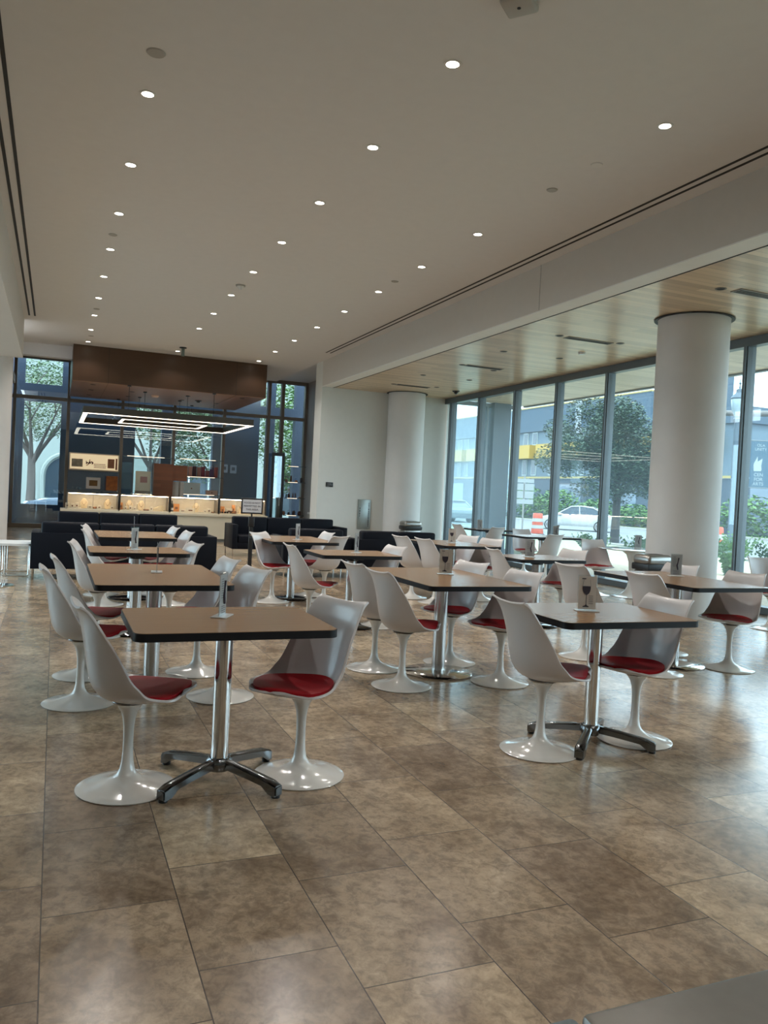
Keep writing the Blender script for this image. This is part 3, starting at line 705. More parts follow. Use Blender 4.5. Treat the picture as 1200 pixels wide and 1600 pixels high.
M_fascia = mat('pendant_fascia', (.045, .04, .03), .4)
def ring(label, x0, x1, y0, y1, z, w, h, est):
    t = thing('pendant_light', label, 'pendant light', (0, 0, 0), 0, 'rectangular ring pendants')
    bm = NB()
    for a in ((x0, x1, y0, y0+w), (x0, x1, y1-w, y1), (x0, x0+w, y0+w, y1-w), (x1-w, x1, y0+w, y1-w)): box(bm, a[0], a[1], a[2], a[3], z+.01, z+h)
    obj('frame', bm, M_fascia, t); bm = NB()
    for a in ((x0, x1, y0, y0+w), (x0, x1, y1-w, y1), (x0, x0+w, y0+w, y1-w), (x1-w, x1, y0+w, y1-w)): box(bm, a[0], a[1], a[2], a[3], z, z+.01)
    obj('diffuser', bm, M_strip2, t)
    for x in (x0+.25*(x1-x0), x1-.25*(x1-x0)):
        for y in (y0+w/2, y1-w/2):
            bm = NB(); tube(bm, [(x, y, z+h), (x, y, 3.655)], .006, 6); cyl(bm, x, y, 3.63, 3.655, .045, 16); obj('suspension_rod', bm, M_blk, t)
M_strip2 = mat('pendant_glow', (1, 1, 1), .5, emit=(1, .84, .66), estr=2.8)
ring('large lit rectangular ring light hanging under the wooden canopy', .54, 4.50, 19.55, 23.1, 2.93, .10, .16, 1)
ring('smaller lit rectangular ring light hanging inside the large one', 1.47, 3.55, 20.62, 22.05, 2.93, .07, .08, 1)

t = thing('shop_counter', 'long cream counter carrying the lit jewellery cases', 'counter', (0, 0, 0))
obj('counter_top', box(NB(), .14, 5.06, 19.92, 20.75, .64, .70, .004, 1), M_cream, t)
obj('cabinet_body', box(NB(), .30, 5.0, 19.98, 20.7, .08, .64), M_cream, t)
obj('plinth', box(NB(), .34, 4.96, 20.03, 20.65, 0, .08), mat('plinth_grey', (.2, .19, .17), .5), t)
CX = [(.28, 1.42), (1.46, 2.60), (2.64, 3.80), (3.84, 5.0)]
M_cback = mat('case_back', (.75, .66, .52), .5)
for k, (a, b) in enumerate(CX):
    t = thing('display_case', 'warmly lit glass jewellery case on the counter, %s from the left' % ORD[k+1], 'display case', (0, 0, 0), 0, 'lit glass cases on the shop counter')
    bm = NB(); box(bm, a, b, 20.0, 20.5, .70, .722); obj('case_floor', bm, M_cream, t)
    bm = NB(); box(bm, a, b, 20.49, 20.5, .722, 1.06); obj('back_panel', bm, M_cback, t)
    bm = NB(); box(bm, a, b, 20.0, 20.008, .722, 1.07); box(bm, a, b, 20.0, 20.5, 1.085, 1.092); obj('glass', bm, M_clear, t)
    bm = NB()
    for x in (a, b-.012): box(bm, x, x+.012, 20.0, 20.5, .722, 1.09)
    box(bm, a, b, 19.998, 20.012, 1.045, 1.055); box(bm, (a+b)/2-.003, (a+b)/2+.003, 19.996, 20.01, .722, 1.09)
    obj('case_frame', bm, M_mull2, t)
    obj('light_strip', box(NB(), a+.03, b-.03, 20.04, 20.08, 1.065, 1.08), M_case, t)
# what stands in the cases
M_lin = mat('linen_bust', (.72, .58, .38), .8); M_box = mat('cream_card', (.78, .70, .56), .6); M_or = mat('orange_card', (.62, .27, .10), .6)
M_brn = mat('brown_wood_item', (.20, .09, .05), .5)
def bust(x, lb):
    t = thing('necklace_bust', lb, 'necklace bust', (x, 20.25, .722), 0, 'linen necklace busts')
    bm = NB(); P = [(-.06, 0), (-.055, .05), (-.085, .11), (-.085, .15), (-.045, .185), (-.03, .235), (.03, .235), (.045, .185), (.085, .15), (.085, .11), (.055, .05), (.06, 0)]
    prism_xz(bm, P, -.02, .03); bmesh.ops.bevel(bm, geom=list(bm.edges), offset=.006, segments=1, affect='EDGES'); obj('body', bm, M_lin, t)
    bm = NB(); tube(bm, [(.05*math.cos(a_), -.025, .17-.08*math.sin(a_)) for a_ in [PI*q/8 for q in range(9)]], .003, 6); lathe(bm, [(0, .07), (.012, .078), (0, .09)], 0, -.026, 8); obj('necklace', bm, M_brn, t)
CO = ['first', 'second', 'third', 'fourth']
bust(.66, 'linen bust with pendant in the first case, left one'); bust(1.19, 'linen bust in the first case, right one')
bust(1.69, 'linen bust in the second case, left one'); bust(1.97, 'linen bust in the second case, right one'); bust(3.29, 'linen bust in the third case')
def smallbox(name, x, w, h, mm, lb, cat, y=20.14, d=.05):
    t = thing(name, lb, cat, (x, y, .722), 0, 'small goods in the lit cases')
    obj('body', box(NB(), -w/2, w/2, -d/2, d/2, 0, h, .004, 1), mm, t)
    obj('front_mark', box(NB(), -w*.22, w*.22, -d/2-.002, -d/2+.001, h*.3, h*.6), M_brn if mm is not M_brn else M_or, t)
for a in ((.29, .09, .12, 'low cream stand at the left end of the first case'), (.40, .08, .11, 'second cream box from the left in the first case'), (.50, .07, .13, 'tall white card left of the first bust'),
          (.79, .09, .08, 'white card right of the first bust'), (1.0, .09, .08, 'white card between the two busts of the first case'), (1.29, .08, .08, 'white card at the right end of the first case'),
          (1.60, .06, .09, 'cream box before the left bust of the second case, left'), (1.71, .07, .11, 'cream box before the left bust of the second case, centre'), (1.81, .06, .08, 'cream box before the left bust of the second case, right'),
          (2.20, .07, .10, 'narrow white card left of the sloped stand'), (2.95, .16, .06, 'low cream box in the third case'), (3.14, .22, .10, 'wide white double case in the third case'),
          (3.50, .06, .07, 'small dark fronted box right of the third case bust'), (3.60, .09, .11, 'stepped white box at the right of the third case'), (4.10, .16, .13, 'pale card leaning in the fourth case')):
    smallbox('jewellery_box', a[0], a[1], a[2], M_box, a[3], 'jewellery box')
for a in ((.90, .09, .05, 'low brown tray between cards in the first case'), (2.08, .13, .03, 'low brown tray right of the second case bust'), (3.70, .08, .03, 'low brown tray at the right end of the third case'), (4.20, .17, .07, 'brown wooden block in the fourth case')):
    smallbox('wooden_tray', a[0], a[1], a[2], M_brn, a[3], 'tray')
for a in ((1.50, .09, .17, 'orange card at the left of the second case'), (2.82, .15, .19, 'tall orange box in the third case'), (3.97, .10, .17, 'orange slatted stand in the fourth case'), (4.25, .08, .22, 'tall orange brown stand in the fourth case')):
    smallbox('orange_box', a[0], a[1], a[2], M_or, a[3], 'box', y=20.32)
smallbox('wooden_post', 3.88, .05, .22, M_brn, 'tall brown post at the left of the fourth case', 'stand', y=20.34)
t = thing('sloped_stand', 'sloped cream display stand in the second case', 'display stand', (2.37, 20.2, .722)); bm = NB(); prism_xz(bm, [(-.12, 0), (.12, 0), (.12, .11), (.09, .14), (-.12, .06)], -.05, .05); obj('body', bm, M_lin, t)
t = thing('wine_bottle', 'dark bottle with white label in the third case', 'bottle', (2.70, 20.2, .722))
obj('glass_body', lathe(NB(), [(0, 0), (.036, 0), (.037, .15), (.03, .18), (.014, .21), (.013, .27), (0, .27)], n=20), M_blk, t); obj('bottle_label', lathe(NB(), [(.0375, .03), (.0375, .09)], n=20), M_white, t)
for x, lb in ((3.90, 'black sunglasses in the fourth case, left pair'), (4.03, 'black sunglasses in the fourth case, right pair')):
    t = thing('sunglasses', lb, 'sunglasses', (x, 20.1, .722), 0, 'sunglasses in the case')
    for s in (-1, 1): obj('lens', box(NB(), s*.03-.024, s*.03+.024, -.004, .004, .005, .05, .012, 2), M_blk, t)
    obj('bridge', box(NB(), -.012, .012, -.003, .003, .03, .036), M_blk, t)
t = thing('strap_stand', 'cream stand with a dark strap at the right of the fourth case', 'display stand', (4.48, 20.25, .722)); bm = NB(); prism_xz(bm, [(-.1, 0), (.12, 0), (.10, .17), (-.08, .19)], -.03, .03); obj('body', bm, M_lin, t)
bm = NB(); tube(bm, [(-.09, -.036, .19), (-.03, -.036, .10), (.05, -.036, .06), (.11, -.036, .05)], .006, 6); obj('strap', bm, M_brn, t)

# shelving between the shop-front posts
def shelf(x0, x1, z, lb, lit=True):
    t = thing('glass_shelf', lb, 'shelf', (0, 0, 0), 0, 'glass shelves between the posts')
    obj('shelf_board', box(NB(), x0, x1, 23.72, 24.1, z-.012, z), M_clear if lit else M_mull2, t)
    obj('shelf_edge', box(NB(), x0, x1, 23.705, 23.72, z-.016, z+.004), M_mull, t)
    if lit: obj('light_strip', box(NB(), x0+.1, x1-.25, 23.70, 23.706, z-.012, z), M_strip, t)
shelf(.32, 1.69, 1.65, 'grey shelf under the lit picture box', False); shelf(.32, 1.69, 1.12, 'grey shelf with framed print and orange picture', False)
shelf(1.77, 3.15, 2.15, 'lit glass shelf above the tall glass showcase'); shelf(3.23, 4.62, 2.16, 'lit glass shelf above the red handbags'); shelf(3.23, 4.62, 1.65, 'lit glass shelf carrying the red handbags'); shelf(3.23, 4.62, 1.13, 'lowest glass shelf below the handbags')
shelf(6.5, 7.16, 2.13, 'top glass shelf in the right corner'); shelf(6.5, 7.16, 1.64, 'second glass shelf in the right corner'); shelf(6.5, 7.16, 1.15, 'third glass shelf in the right corner'); shelf(6.5, 7.16, .62, 'lowest glass shelf in the right corner')
t = thing('light_box_picture', 'long backlit cream picture box between the two left posts', 'picture', (0, 23.9, 0))
obj('box_frame', box(NB(), .34, 1.67, -.08, .1, 1.665, 2.15, .004, 1), M_cream, t)
obj('lit_panel', box(NB(), .37, 1.64, -.086, -.08, 1.70, 2.12), mat('lit_cream', (.8, .7, .5), .5, emit=(1, .78, .48), estr=.42), t)
random.seed(11)
bm = NB(); box(bm, .41, .70, -.092, -.086, 1.76, 1.98); obj('photo_print', bm, mat('grey_photo', (.12, .11, .09), .5, noise=(.5, .45, .33), nscale=14), t)
bm = NB(); box(bm, 1.36, 1.54, -.092, -.086, 1.76, 2.02); box(bm, 1.57, 1.62, -.092, -.086, 1.72, 2.04); obj('red_print', bm, mat('red_photo', (.20, .06, .03), .5, noise=(.4, .2, .1), nscale=14), t)
bm = NB()
for k in range(24):
    a = random.uniform(0, 2*PI); r = random.uniform(0, .1); x = .86+r*math.cos(a); z = 1.87+r*math.sin(a); s = random.uniform(.008, .022); box(bm, x-s, x+s, -.09, -.086, z-s*.8, z+s*.8)
for q in range(3):
    x = 1.0
    while x < 1.30: w_ = random.uniform(.012, .03); box(bm, x, x+w_, -.09, -.086, 1.75+.045*q, 1.775+.045*q); x += w_+.012
obj('floral_print', bm, mat('dark_red_ink', (.10, .02, .02), .5), t)
t = thing('framed_print', 'framed print with wide white mat on the grey shelf', 'picture', (1.0, 23.85, 1.12))
obj('frame', box(NB(), -.19, .19, -.01, .01, .04, .36, .003, 1), M_white, t); obj('picture', box(NB(), -.11, .11, -.014, -.01, .12, .28), mat('gold_print', (.35, .18, .04), .5, noise=(.04, .03, .02), nscale=22), t)
t = thing('orange_picture', 'orange and dark picture leaning on the grey shelf', 'picture', (1.50, 23.85, 1.12))
obj('canvas', box(NB(), -.16, .15, -.01, .01, .01, .42), mat('orange_canvas', (.75, .25, .05), .5, noise=(.08, .03, .02), nscale=9), t)
for k in range(3):
    t = thing('drinking_glass', 'small clear glass on the grey shelf, %s of three' % ['leftmost', 'middle', 'rightmost'][k], 'glass', (.46+.10*k, 23.85, 1.12), 0, 'glasses on the shelf')
    obj('bowl', lathe(NB(), [(0, 0), (.025, 0), (.03, .07), (.027, .07), (.022, .006), (0, .006)], n=14), M_clear, t)
t = thing('glass_showcase', 'tall clear glass showcase with a pale print on the shop floor', 'showcase', (2.13, 21.9, 0))
obj('base_cabinet', box(NB(), -.26, .26, -.2, .2, 0, 1.03), M_cream, t)
bm = NB(); box(bm, -.26, .26, -.2, -.192, 1.03, 2.03); box(bm, -.26, .26, .192, .2, 1.03, 2.03); box(bm, -.26, -.252, -.2, .2, 1.03, 2.03); box(bm, .252, .26, -.2, .2, 1.03, 2.03); obj('glass', bm, M_clear, t)
bm = NB(); box(bm, -.26, .26, -.2, .2, 2.03, 2.045)
for sx in (-1, 1): box(bm, sx*.255-.008, sx*.255+.008, -.205, -.19, 1.03, 2.03)
obj('case_frame', bm, M_mull, t)
t = thing('art_print', 'pale print with small pink picture inside the tall showcase', 'picture', (2.14, 21.82, 1.04)); obj('mount', box(NB(), -.19, .19, -.008, .008, .14, .66, .003, 1), mat('print_cream', (.68, .60, .47), .5), t); obj('picture', box(NB(), -.07, .11, -.012, -.008, .36, .52), mat('pink_print', (.55, .2, .2), .5, noise=(.2, .15, .12), nscale=25), t)
obj('stand', box(NB(), -.20, .20, -.02, .05, 0, .14), M_mull2, t)
t = thing('wood_panel', 'large reddish wood panel standing in the shop, left of two', 'panel', (2.66, 22.0, 0), 0, 'reddish wood panels'); obj('board', box(NB(), -.27, .27, -.03, .03, 1.07, 1.93), M_panel, t); obj('support', box(NB(), -.2, .2, -.02, .02, 0, 1.07), M_mull2, t)
t = thing('wood_panel', 'smaller reddish wood panel set higher, right of two', 'panel', (3.12, 22.05, 0), 0, 'reddish wood panels'); obj('board', box(NB(), -.19, .19, -.03, .03, 1.49, 1.91), M_panel, t); obj('support', box(NB(), -.02, .02, -.02, .02, 0, 1.49), M_mull2, t)
t = thing('white_plinth', 'pale cylinder plinth under the smaller wood panel', 'plinth', (3.10, 22.3, 0)); obj('body', cyl(NB(), 0, 0, 0, 1.47, .17, 28), M_white, t)
# handbags and goods on the glass shelves
random.seed(5)
bagc = [(.55, .09, .06), (.6, .32, .28), (.62, .35, .3), (.08, .03, .05), (.45, .25, .22), (.25, .05, .08), (.30, .12, .14), (.10, .06, .16), (.35, .1, .1)]
for k in range(9):
    x = 3.42+.125*k; c = bagc[k]; h = random.uniform(.20, .32)
    t = thing('handbag', '%s handbag on the lit glass shelf, %s from the left' % (['red', 'pink', 'salmon', 'black', 'rosy', 'dark red', 'dull red', 'violet', 'brick red'][k], ORD[k+1]), 'handbag', (x, 23.88+.03*(k % 2), 1.651), 0, 'handbags on the glass shelf')
    obj('body', box(NB(), -.055, .055, -.05, .05, 0, h, .015, 2), mat('bag_%d' % k, c, .5, noise=tuple(q*.4 for q in c), nscale=30), t)
    bm = NB(); tube(bm, [(-.035, 0, h-.01), (-.03, 0, h+.08), (.03, 0, h+.08), (.035, 0, h-.01)], .006, 6); obj('handle', bm, M_brn, t)
for x, z, w_, h, c, lb in ((3.72, 1.131, .5, .34, (.55, .70, .75), 'pale blue box with small motif on the lowest glass shelf'), (3.35, 1.131, .14, .2, (.15, .2, .24), 'dark blue box on the lowest glass shelf, left'), (4.32, 1.131, .34, .14, (.5, .38, .33), 'low brown box on the lowest glass shelf, right')):
    t = thing('gift_box', lb, 'box', (x, 23.9, z), 0, 'boxes on the lowest shelf'); obj('body', box(NB(), -w_/2, w_/2, -.08, .08, 0, h, .004, 1), mat('gift_%d' % int(x*100), c, .5), t); obj('motif', lathe(NB(), [(0, 0), (.02, 0), (.02, .003), (0, .003)], n=10), M_brn, t, loc=(0, -.081, h*.5)).rotation_euler = (PI/2, 0, 0)
RG = [(6.60, 1.641, .045, .09, (.35, .2, .16), 'round reddish vase'), (6.75, 1.641, .03, .20, (.12, .06, .04), 'tall brown cylinder'), (6.92, 1.641, .05, .07, (.35, .14, .08), 'rusty round bowl'), (7.08, 1.641, .045, .15, (.05, .05, .06), 'dark square jar'),
      (6.52, 1.151, .018, .17, (.02, .02, .02), 'black candle'), (6.62, 1.151, .02, .12, (.03, .02, .02), 'short black candle'), (6.70, 1.151, .04, .14, (.10, .05, .05), 'brown pot with white flowers'), (6.83, 1.151, .022, .14, (.14, .07, .06), 'brown candle'), (6.91, 1.151, .022, .16, (.12, .06, .06), 'second brown candle'), (7.05, 1.151, .05, .05, (.2, .13, .1), 'low brown dish'),
      (6.55, .621, .06, .12, (.4, .2, .14), 'rosy box'), (6.72, .621, .04, .09, (.05, .05, .05), 'black jar'), (6.88, .621, .05, .14, (.08, .05, .05), 'dark vase'), (7.06, .621, .06, .13, (.10, .04, .03), 'dark red bowl')]
for x, z, r, h, c, lb in RG:
    lv = {1.641: 'second', 1.151: 'third', .621: 'lowest'}[z]
    t = thing('shelf_vessel', lb+' on the %s glass shelf in the right corner' % lv, 'vase', (x, 23.9, z), 0, 'vessels on the corner shelves')
    obj('body', lathe(NB(), [(0, 0), (r*.8, 0), (r, h*.4), (r*.8, h*.85), (r*.6, h), (0, h)], n=16), mat('ves_%d_%d' % (int(x*100), int(z*100)), c, .45), t)
    if 'flowers' in lb:
        bm = NB()
        for q in range(7): lathe(bm, [(0, h+.02*q), (.03, h+.03+.02*q), (0, h+.06+.02*q)], random.uniform(-.03, .03), 0, 8)
        obj('flowers', bm, M_white, t)
t = thing('corner_stand', 'white topped stand at the right corner with candlesticks', 'stand', (7.0, 21.6, 0)); obj('top', box(NB(), -.32, .2, -.2, .2, .74, .79), M_white, t); obj('body', box(NB(), -.30, .18, -.18, .18, 0, .74), M_trim, t)
for x, h, mm, lb in ((6.76, .2, M_white, 'white candle on the corner stand, shorter'), (6.9, .30, M_white, 'white candle on the corner stand, taller'), (7.06, .26, M_blk, 'black candlestick at the right of the corner stand')):
    t = thing('candle', lb, 'candle', (x, 21.5, .79), 0, 'candles on the corner stand'); obj('holder', lathe(NB(), [(0, 0), (.03, 0), (.03, .01), (.012, .02), (.012, .06), (0, .06)], n=14), M_blk, t); obj('stick', cyl(NB(), 0, 0, .06, h, .011, 12), mm, t)
# framed prints on the dark wall seen beyond
# ------------------------------------------------------------------ outside, beyond the shop front
bm = NB(); Y0, Y1 = 25.3, 25.6; zt = 5.6
for a, b in ((-4.4, -.90), (.10, 2.20), (2.98, 3.40), (4.55, 6.02), (6.28, 6.52), (7.2, 9.0)): box(bm, a, b, Y0, Y1, 0, zt)
for a, b in ((-.90, .10),): box(bm, a, b, Y0, Y1, 0, .62); box(bm, a, b, Y0, Y1, 3.62, 4.12); box(bm, a, b, Y0, Y1, 5.0, zt)
for a, b in ((2.2, 2.98), (3.40, 4.55), (6.02, 6.28), (6.52, 7.2)): box(bm, a, b, Y0, Y1, 0, .25); box(bm, a, b, Y0, Y1, 3.75, 4.05)
struct('wall_portico', bm, M_navy)
for x, z, lb in ((4.95, 1.98, 'small pale print on the navy wall beyond the glass, upper left'), (5.23, 1.97, 'small white print on the navy wall beyond the glass, upper right')):
    t = thing('wall_print', lb, 'picture', (x, 25.29, z), 0, 'small prints on the navy wall'); obj('sheet', box(NB(), -.10, .10, -.01, 0, -.13, .13), mat('pale_sheet', (.42, .46, .55), .5), t); obj('image', box(NB(), -.05, .05, -.012, -.01, -.04, .06), M_navy, t)
struct('ground', box(NB(), -60, 140, -60, 140, -.5, -.16), ground_mat('paving_outside', (.20, .21, .21), (.16, .17, .17), .7))

def leaves(bm, cx, cy, cz, rx, ry, rz, n, s, shell=.35):
    for _ in range(n):
        while True:
            p = Vector((random.uniform(-1, 1), random.uniform(-1, 1), random.uniform(-1, 1)))
            if shell < p.length < 1: break
        c = Vector((cx+p.x*rx, cy+p.y*ry, cz+p.z*rz)); a = random.uniform(0, 2*PI)
        d = Vector((math.cos(a), math.sin(a), random.uniform(-.6, .6))).normalized(); e = d.cross(Vector((random.uniform(-1, 1), random.uniform(-1, 1), 1))).normalized()
        q = s*random.uniform(.6, 1.3)
        vs = [bm.verts.new(c-d*q), bm.verts.new(c+e*q*.45), bm.verts.new(c+d*q), bm.verts.new(c-e*q*.45)]
        bm.faces.new(vs)
def tree(name, lb, x, y, z0, trunk_h, trunk_r, crown, nleaf, ls, lm, bmat, group=None, branches=6, lean=0):
    t = thing(name, lb, 'tree', (x, y, z0), 0, group)
    bm = NB(); tube(bm, [(0, 0, 0), (.02+lean*.3, 0, trunk_h*.5), (lean, 0, trunk_h)], [trunk_r*1.15, trunk_r*.95, trunk_r*.8], 12)
    for k in range(branches):
        a = 2*PI*k/branches+random.uniform(-.3, .3); L = random.uniform(.8, 1.3)*crown[0][3]*.8
        p0 = Vector((lean, 0, trunk_h*random.uniform(.75, 1))); p1 = p0+Vector((math.cos(a)*L*.35, math.sin(a)*L*.35, L*.5)); p2 = p0+Vector((math.cos(a)*L*.8, math.sin(a)*L*.8, L*1.1))
        tube(bm, [p0, p1, p2], [trunk_r*.5, trunk_r*.32, trunk_r*.12], 8)
        for q in range(3):
            b = a+random.uniform(-.9, .9); p3 = p1.lerp(p2, random.random()); p4 = p3+Vector((math.cos(b)*L*.4, math.sin(b)*L*.4, L*.35)); tube(bm, [p3, (p3+p4)/2+Vector((0, 0, .05)), p4], [trunk_r*.2, trunk_r*.12, trunk_r*.05], 6)
    obj('trunk', bm, bmat, t)
    bm = NB()
    vol = sum(c[3]*c[4]*c[5] for c in crown)
    for cx, cy, cz, rx, ry, rz in crown: leaves(bm, cx, cy, cz, rx, ry, rz, int(nleaf*rx*ry*rz/vol), ls, .15)
    obj('foliage', bm, lm, t)
    return t
random.seed(21)
tree('street_tree', 'pale barked leafy tree seen through the far left window bay', -.86, 33.5, -.16, 2.4, .17, [(0, 0, 4.5, 2.6, 2, 1.5), (-.9, .5, 3.6, 1.5, 1.2, .9), (.7, .2, 5.6, 2.2, 1.5, 1.3)], 13000, .06, M_leafs, M_bark2, 'trees beyond the shop front', 7)
tree('street_tree', 'spreading tree seen between the second and third shop posts', 3.6, 34, -.16, 2.2, .15, [(.2, 0, 4.8, 2.3, 2, 1.5), (1.2, .4, 4.2, 1.6, 1.2, .8)], 8000, .075, M_leafs, M_bark2, 'trees beyond the shop front', 7)
tree('street_tree', 'dense leafy tree seen between the third and fourth shop posts', 6.6, 35, -.16, 1.8, .15, [(-1.0, 0, 3.5, 2.2, 1.5, 1.9), (0, 0, 5.2, 2.0, 2, 1.4)], 11000, .08, M_leafs, M_bark2, 'trees beyond the shop front', 7)
tree('street_tree', 'bright green tree seen beside the black shop door', 9.8, 34, -.16, 1.8, .15, [(0, 0, 4.2, 1.9, 2, 2.8), (.6, 0, 2.3, 1.4, 1.3, 1.3)], 10000, .09, M_leafl, M_bark2, 'trees beyond the shop front', 5)
# pale building with arched windows
t = thing('stucco_building', 'pale stucco building with dark arched windows beyond the far trees', 'building', (0, 44, -.16))
M_stucco = mat('stucco', (.30, .36, .345), .8, nscale=3)
bm = NB(); box(bm, -22, 15.5, 0, 1, 0, 11); obj('wall', bm, M_stucco, t)
for cx in (-5.6, .55, 6.7, 12.9):
    P = [(cx-1.0, .2), (cx+1.0, .2), (cx+1.0, 1.7)]+[(cx+1.0*math.cos(a), 1.7+1.0*math.sin(a)) for a in [PI*q/14 for q in range(1, 14)]]+[(cx-1.0, 1.7)]
    bm = NB(); prism_xz(bm, P, -.03, .02); wn = obj('window', bm, mat('arch_glass', (.03, .05, .07), .1), t)
    bm = NB(); Q = [(cx+1.16*math.cos(a), 1.7+1.16*math.sin(a)) for a in [PI*q/14 for q in range(15)]]
    tube(bm, [(cx+1.1, -.03, .2)]+[(x, -.03, z) for x, z in Q]+[(cx-1.1, -.03, .2)], .11, 6); obj('arch_moulding', bm, M_stucco, wn)
    obj('window_bar', box(NB(), cx-.04, cx+.04, -.07, -.03, .2, 2.6), M_white, wn)

# ------------------------------------------------------------------ cars
def car(lb, x, y, rz, paint, z0, glass=None):
    t = thing('parked_car', lb, 'car', (x, y, z0), rz, None)
    # x along the car, front at +x
    low = [(-2.25, .42), (-2.28, .70), (-2.2, .92), (-1.85, .98), (-1.0, .96), (.75, .92), (1.55, .86), (2.1, .72), (2.28, .52), (2.25, .30), (-2.2, .30)]
    bm = NB(); ys_ = (-.88, -.80, .80, .88); 
    sec = []
    for yy, k in ((-.90, .93), (-.86, 1), (.86, 1), (.90, .93)): sec.append([bm.verts.new((px*k, yy, .62+(pz-.62)*(k if k == 1 else .86))) for px, pz in low])
    n = len(low)
    for A, B in zip(sec, sec[1:]):
        for q in range(n): bm.faces.new((A[q], A[(q+1) % n], B[(q+1) % n], B[q])).smooth = True
    bm.faces.new(sec[0]); bm.faces.new(sec[-1][::-1]); obj('body', bm, paint, t)
    cab = [(-1.75, .96), (-1.0, 1.36), (-.3, 1.44), (.25, 1.40), (1.05, .92)]
    bm = NB(); a = [bm.verts.new((px, -.82+(.17 if pz > 1.2 else 0), pz)) for px, pz in cab]; b = [bm.verts.new((px, .82-(.17 if pz > 1.2 else 0), pz)) for px, pz in cab]
    bm.faces.new(a); bm.faces.new(b[::-1])
    for q in range(len(cab)): q2 = (q+1) % len(cab); bm.faces.new((a[q], b[q], b[q2], a[q2]))
    obj('cabin_glass', bm, mat('car_glass', (.03, .05, .07), .08), t)
    bm = NB()
    for s in (-1, 1):
        tube(bm, [(-1.8, s*.80, .96), (-1.0, s*.67, 1.37), (-.3, s*.65, 1.455), (.27, s*.66, 1.41), (1.08, s*.80, .93)], .035, 6); tube(bm, [(-.25, s*.81, .95), (-.2, s*.66, 1.43)], .03, 6)
    box(bm, -1.0, .25, -.65, .65, 1.39, 1.455, .02, 2); obj('roof', bm, paint, t)
    for wx in (-1.38, 1.42):
        for s in (-1, 1):
            bm = NB(); lathe(bm, [(0, -.11), (.30, -.11), (.33, -.07), (.33, .07), (.30, .11), (0, .11)], n=28)
            w_ = obj('wheel', bm, mat('tyre', (.02, .02, .02), .8), t, loc=(wx, s*.80, .33)); w_.rotation_euler = (PI/2, 0, 0)
            bm = NB(); lathe(bm, [(.20, .112), (.235, .116), (.235, .105)], n=28); lathe(bm, [(0, .118), (.05, .118), (.05, .11)], n=12)
            for q in range(10):
                a_ = 2*PI*q/10; tube(bm, [(.03*math.cos(a_), .03*math.sin(a_), .114), (.22*math.cos(a_), .22*math.sin(a_), .114)], .013, 5)
            r_ = obj('rim', bm, mat('rim_silver', (.6, .62, .64), .3, .8), w_); r_.scale = (1, 1, 1 if s < 0 else -1)
    bm = NB(); box(bm, 2.08, 2.24, -.78, -.45, .60, .70, .02); box(bm, 2.08, 2.24, .45, .78, .60, .70, .02); obj('headlight', bm, mat('headlamp', (.75, .8, .85), .1), t)
    bm = NB(); box(bm, .75, .95, -.99, -.86, .92, 1.03, .02); box(bm, .75, .95, .86, .99, .92, 1.03, .02); obj('side_mirror', bm, paint, t)
    obj('window_sill_line', box(NB(), -1.3, .9, -.905, -.895, .60, .62), mat('car_line', (.3, .3, .32), .4), t)
    return t
WP = mat('white_car_paint', (.34, .36, .37), .2, coat=1)
car('white sedan driving past outside the right windows, nose to the left', 28.3, 38.7, math.radians(136), WP, -.16)
car('silver blue car parked outside the far left window bay', 1.25, 31.0, PI, mat('blue_car_paint', (.14, .20, .27), .2, coat=1), -.16)
car('pale car parked outside, seen through the first right window pane', 24.5, 47.5, math.radians(85), mat('grey_car_paint', (.14, .18, .20), .2, coat=1), -.16)

# ------------------------------------------------------------------ outside right
struct('ground.001', box(NB(), XW+.1, 14.8, -20, 18.2, -.2, -.02), ground_mat('mulch', (.60, .51, .38), (.28, .21, .15), 9, bump=.8))
struct('ground.002', box(NB(), 12.6, 19.6, -40, 70, -.2, -.06), ground_mat('lawn_near', (.34, .35, .27), (.24, .28, .17), 3))
struct('ground.003', box(NB(), 19.6, 37.2, -60, 120, -.2, -.13), ground_mat('asphalt', (.20, .215, .22), (.17, .185, .19), 1.2))
struct('ground.004', box(NB(), 37.2, 39.6, -60, 120, -.2, -.02), ground_mat('grass_strip', (.10, .15, .045), (.13, .18, .06), 2))
struct('ground.005', box(NB(), 36.7, 37.2, -60, 120, -.2, .0), mat('kerb', (.30, .30, .28), .8))
struct('ground.006', box(NB(), 19.2, 19.6, -60, 120, -.2, .0), mat('kerb', (.30, .30, .28), .8))
# overhang with soffit boards and dark outer column
bm = NB(); box(bm, XW+.12, 11.4, -12, 18.2, ZW+.03, ZW+.4); struct('ceiling.003', bm, M_wood)
struct('trim_8', box(NB(), 11.4, 11.5, -12, 18.2, ZW+.0, ZW+.42), M_mull)
struct('trim_10', box(NB(), 10.42, 10.92, 18.0, 18.3, -.1, ZW+.03), mat('dark_post', (.035, .065, .085), .4))
glazing_x(5, 18.2, [(10.3, .06)], 3.9, 9.2, 11.1, M_mull, M_glass)
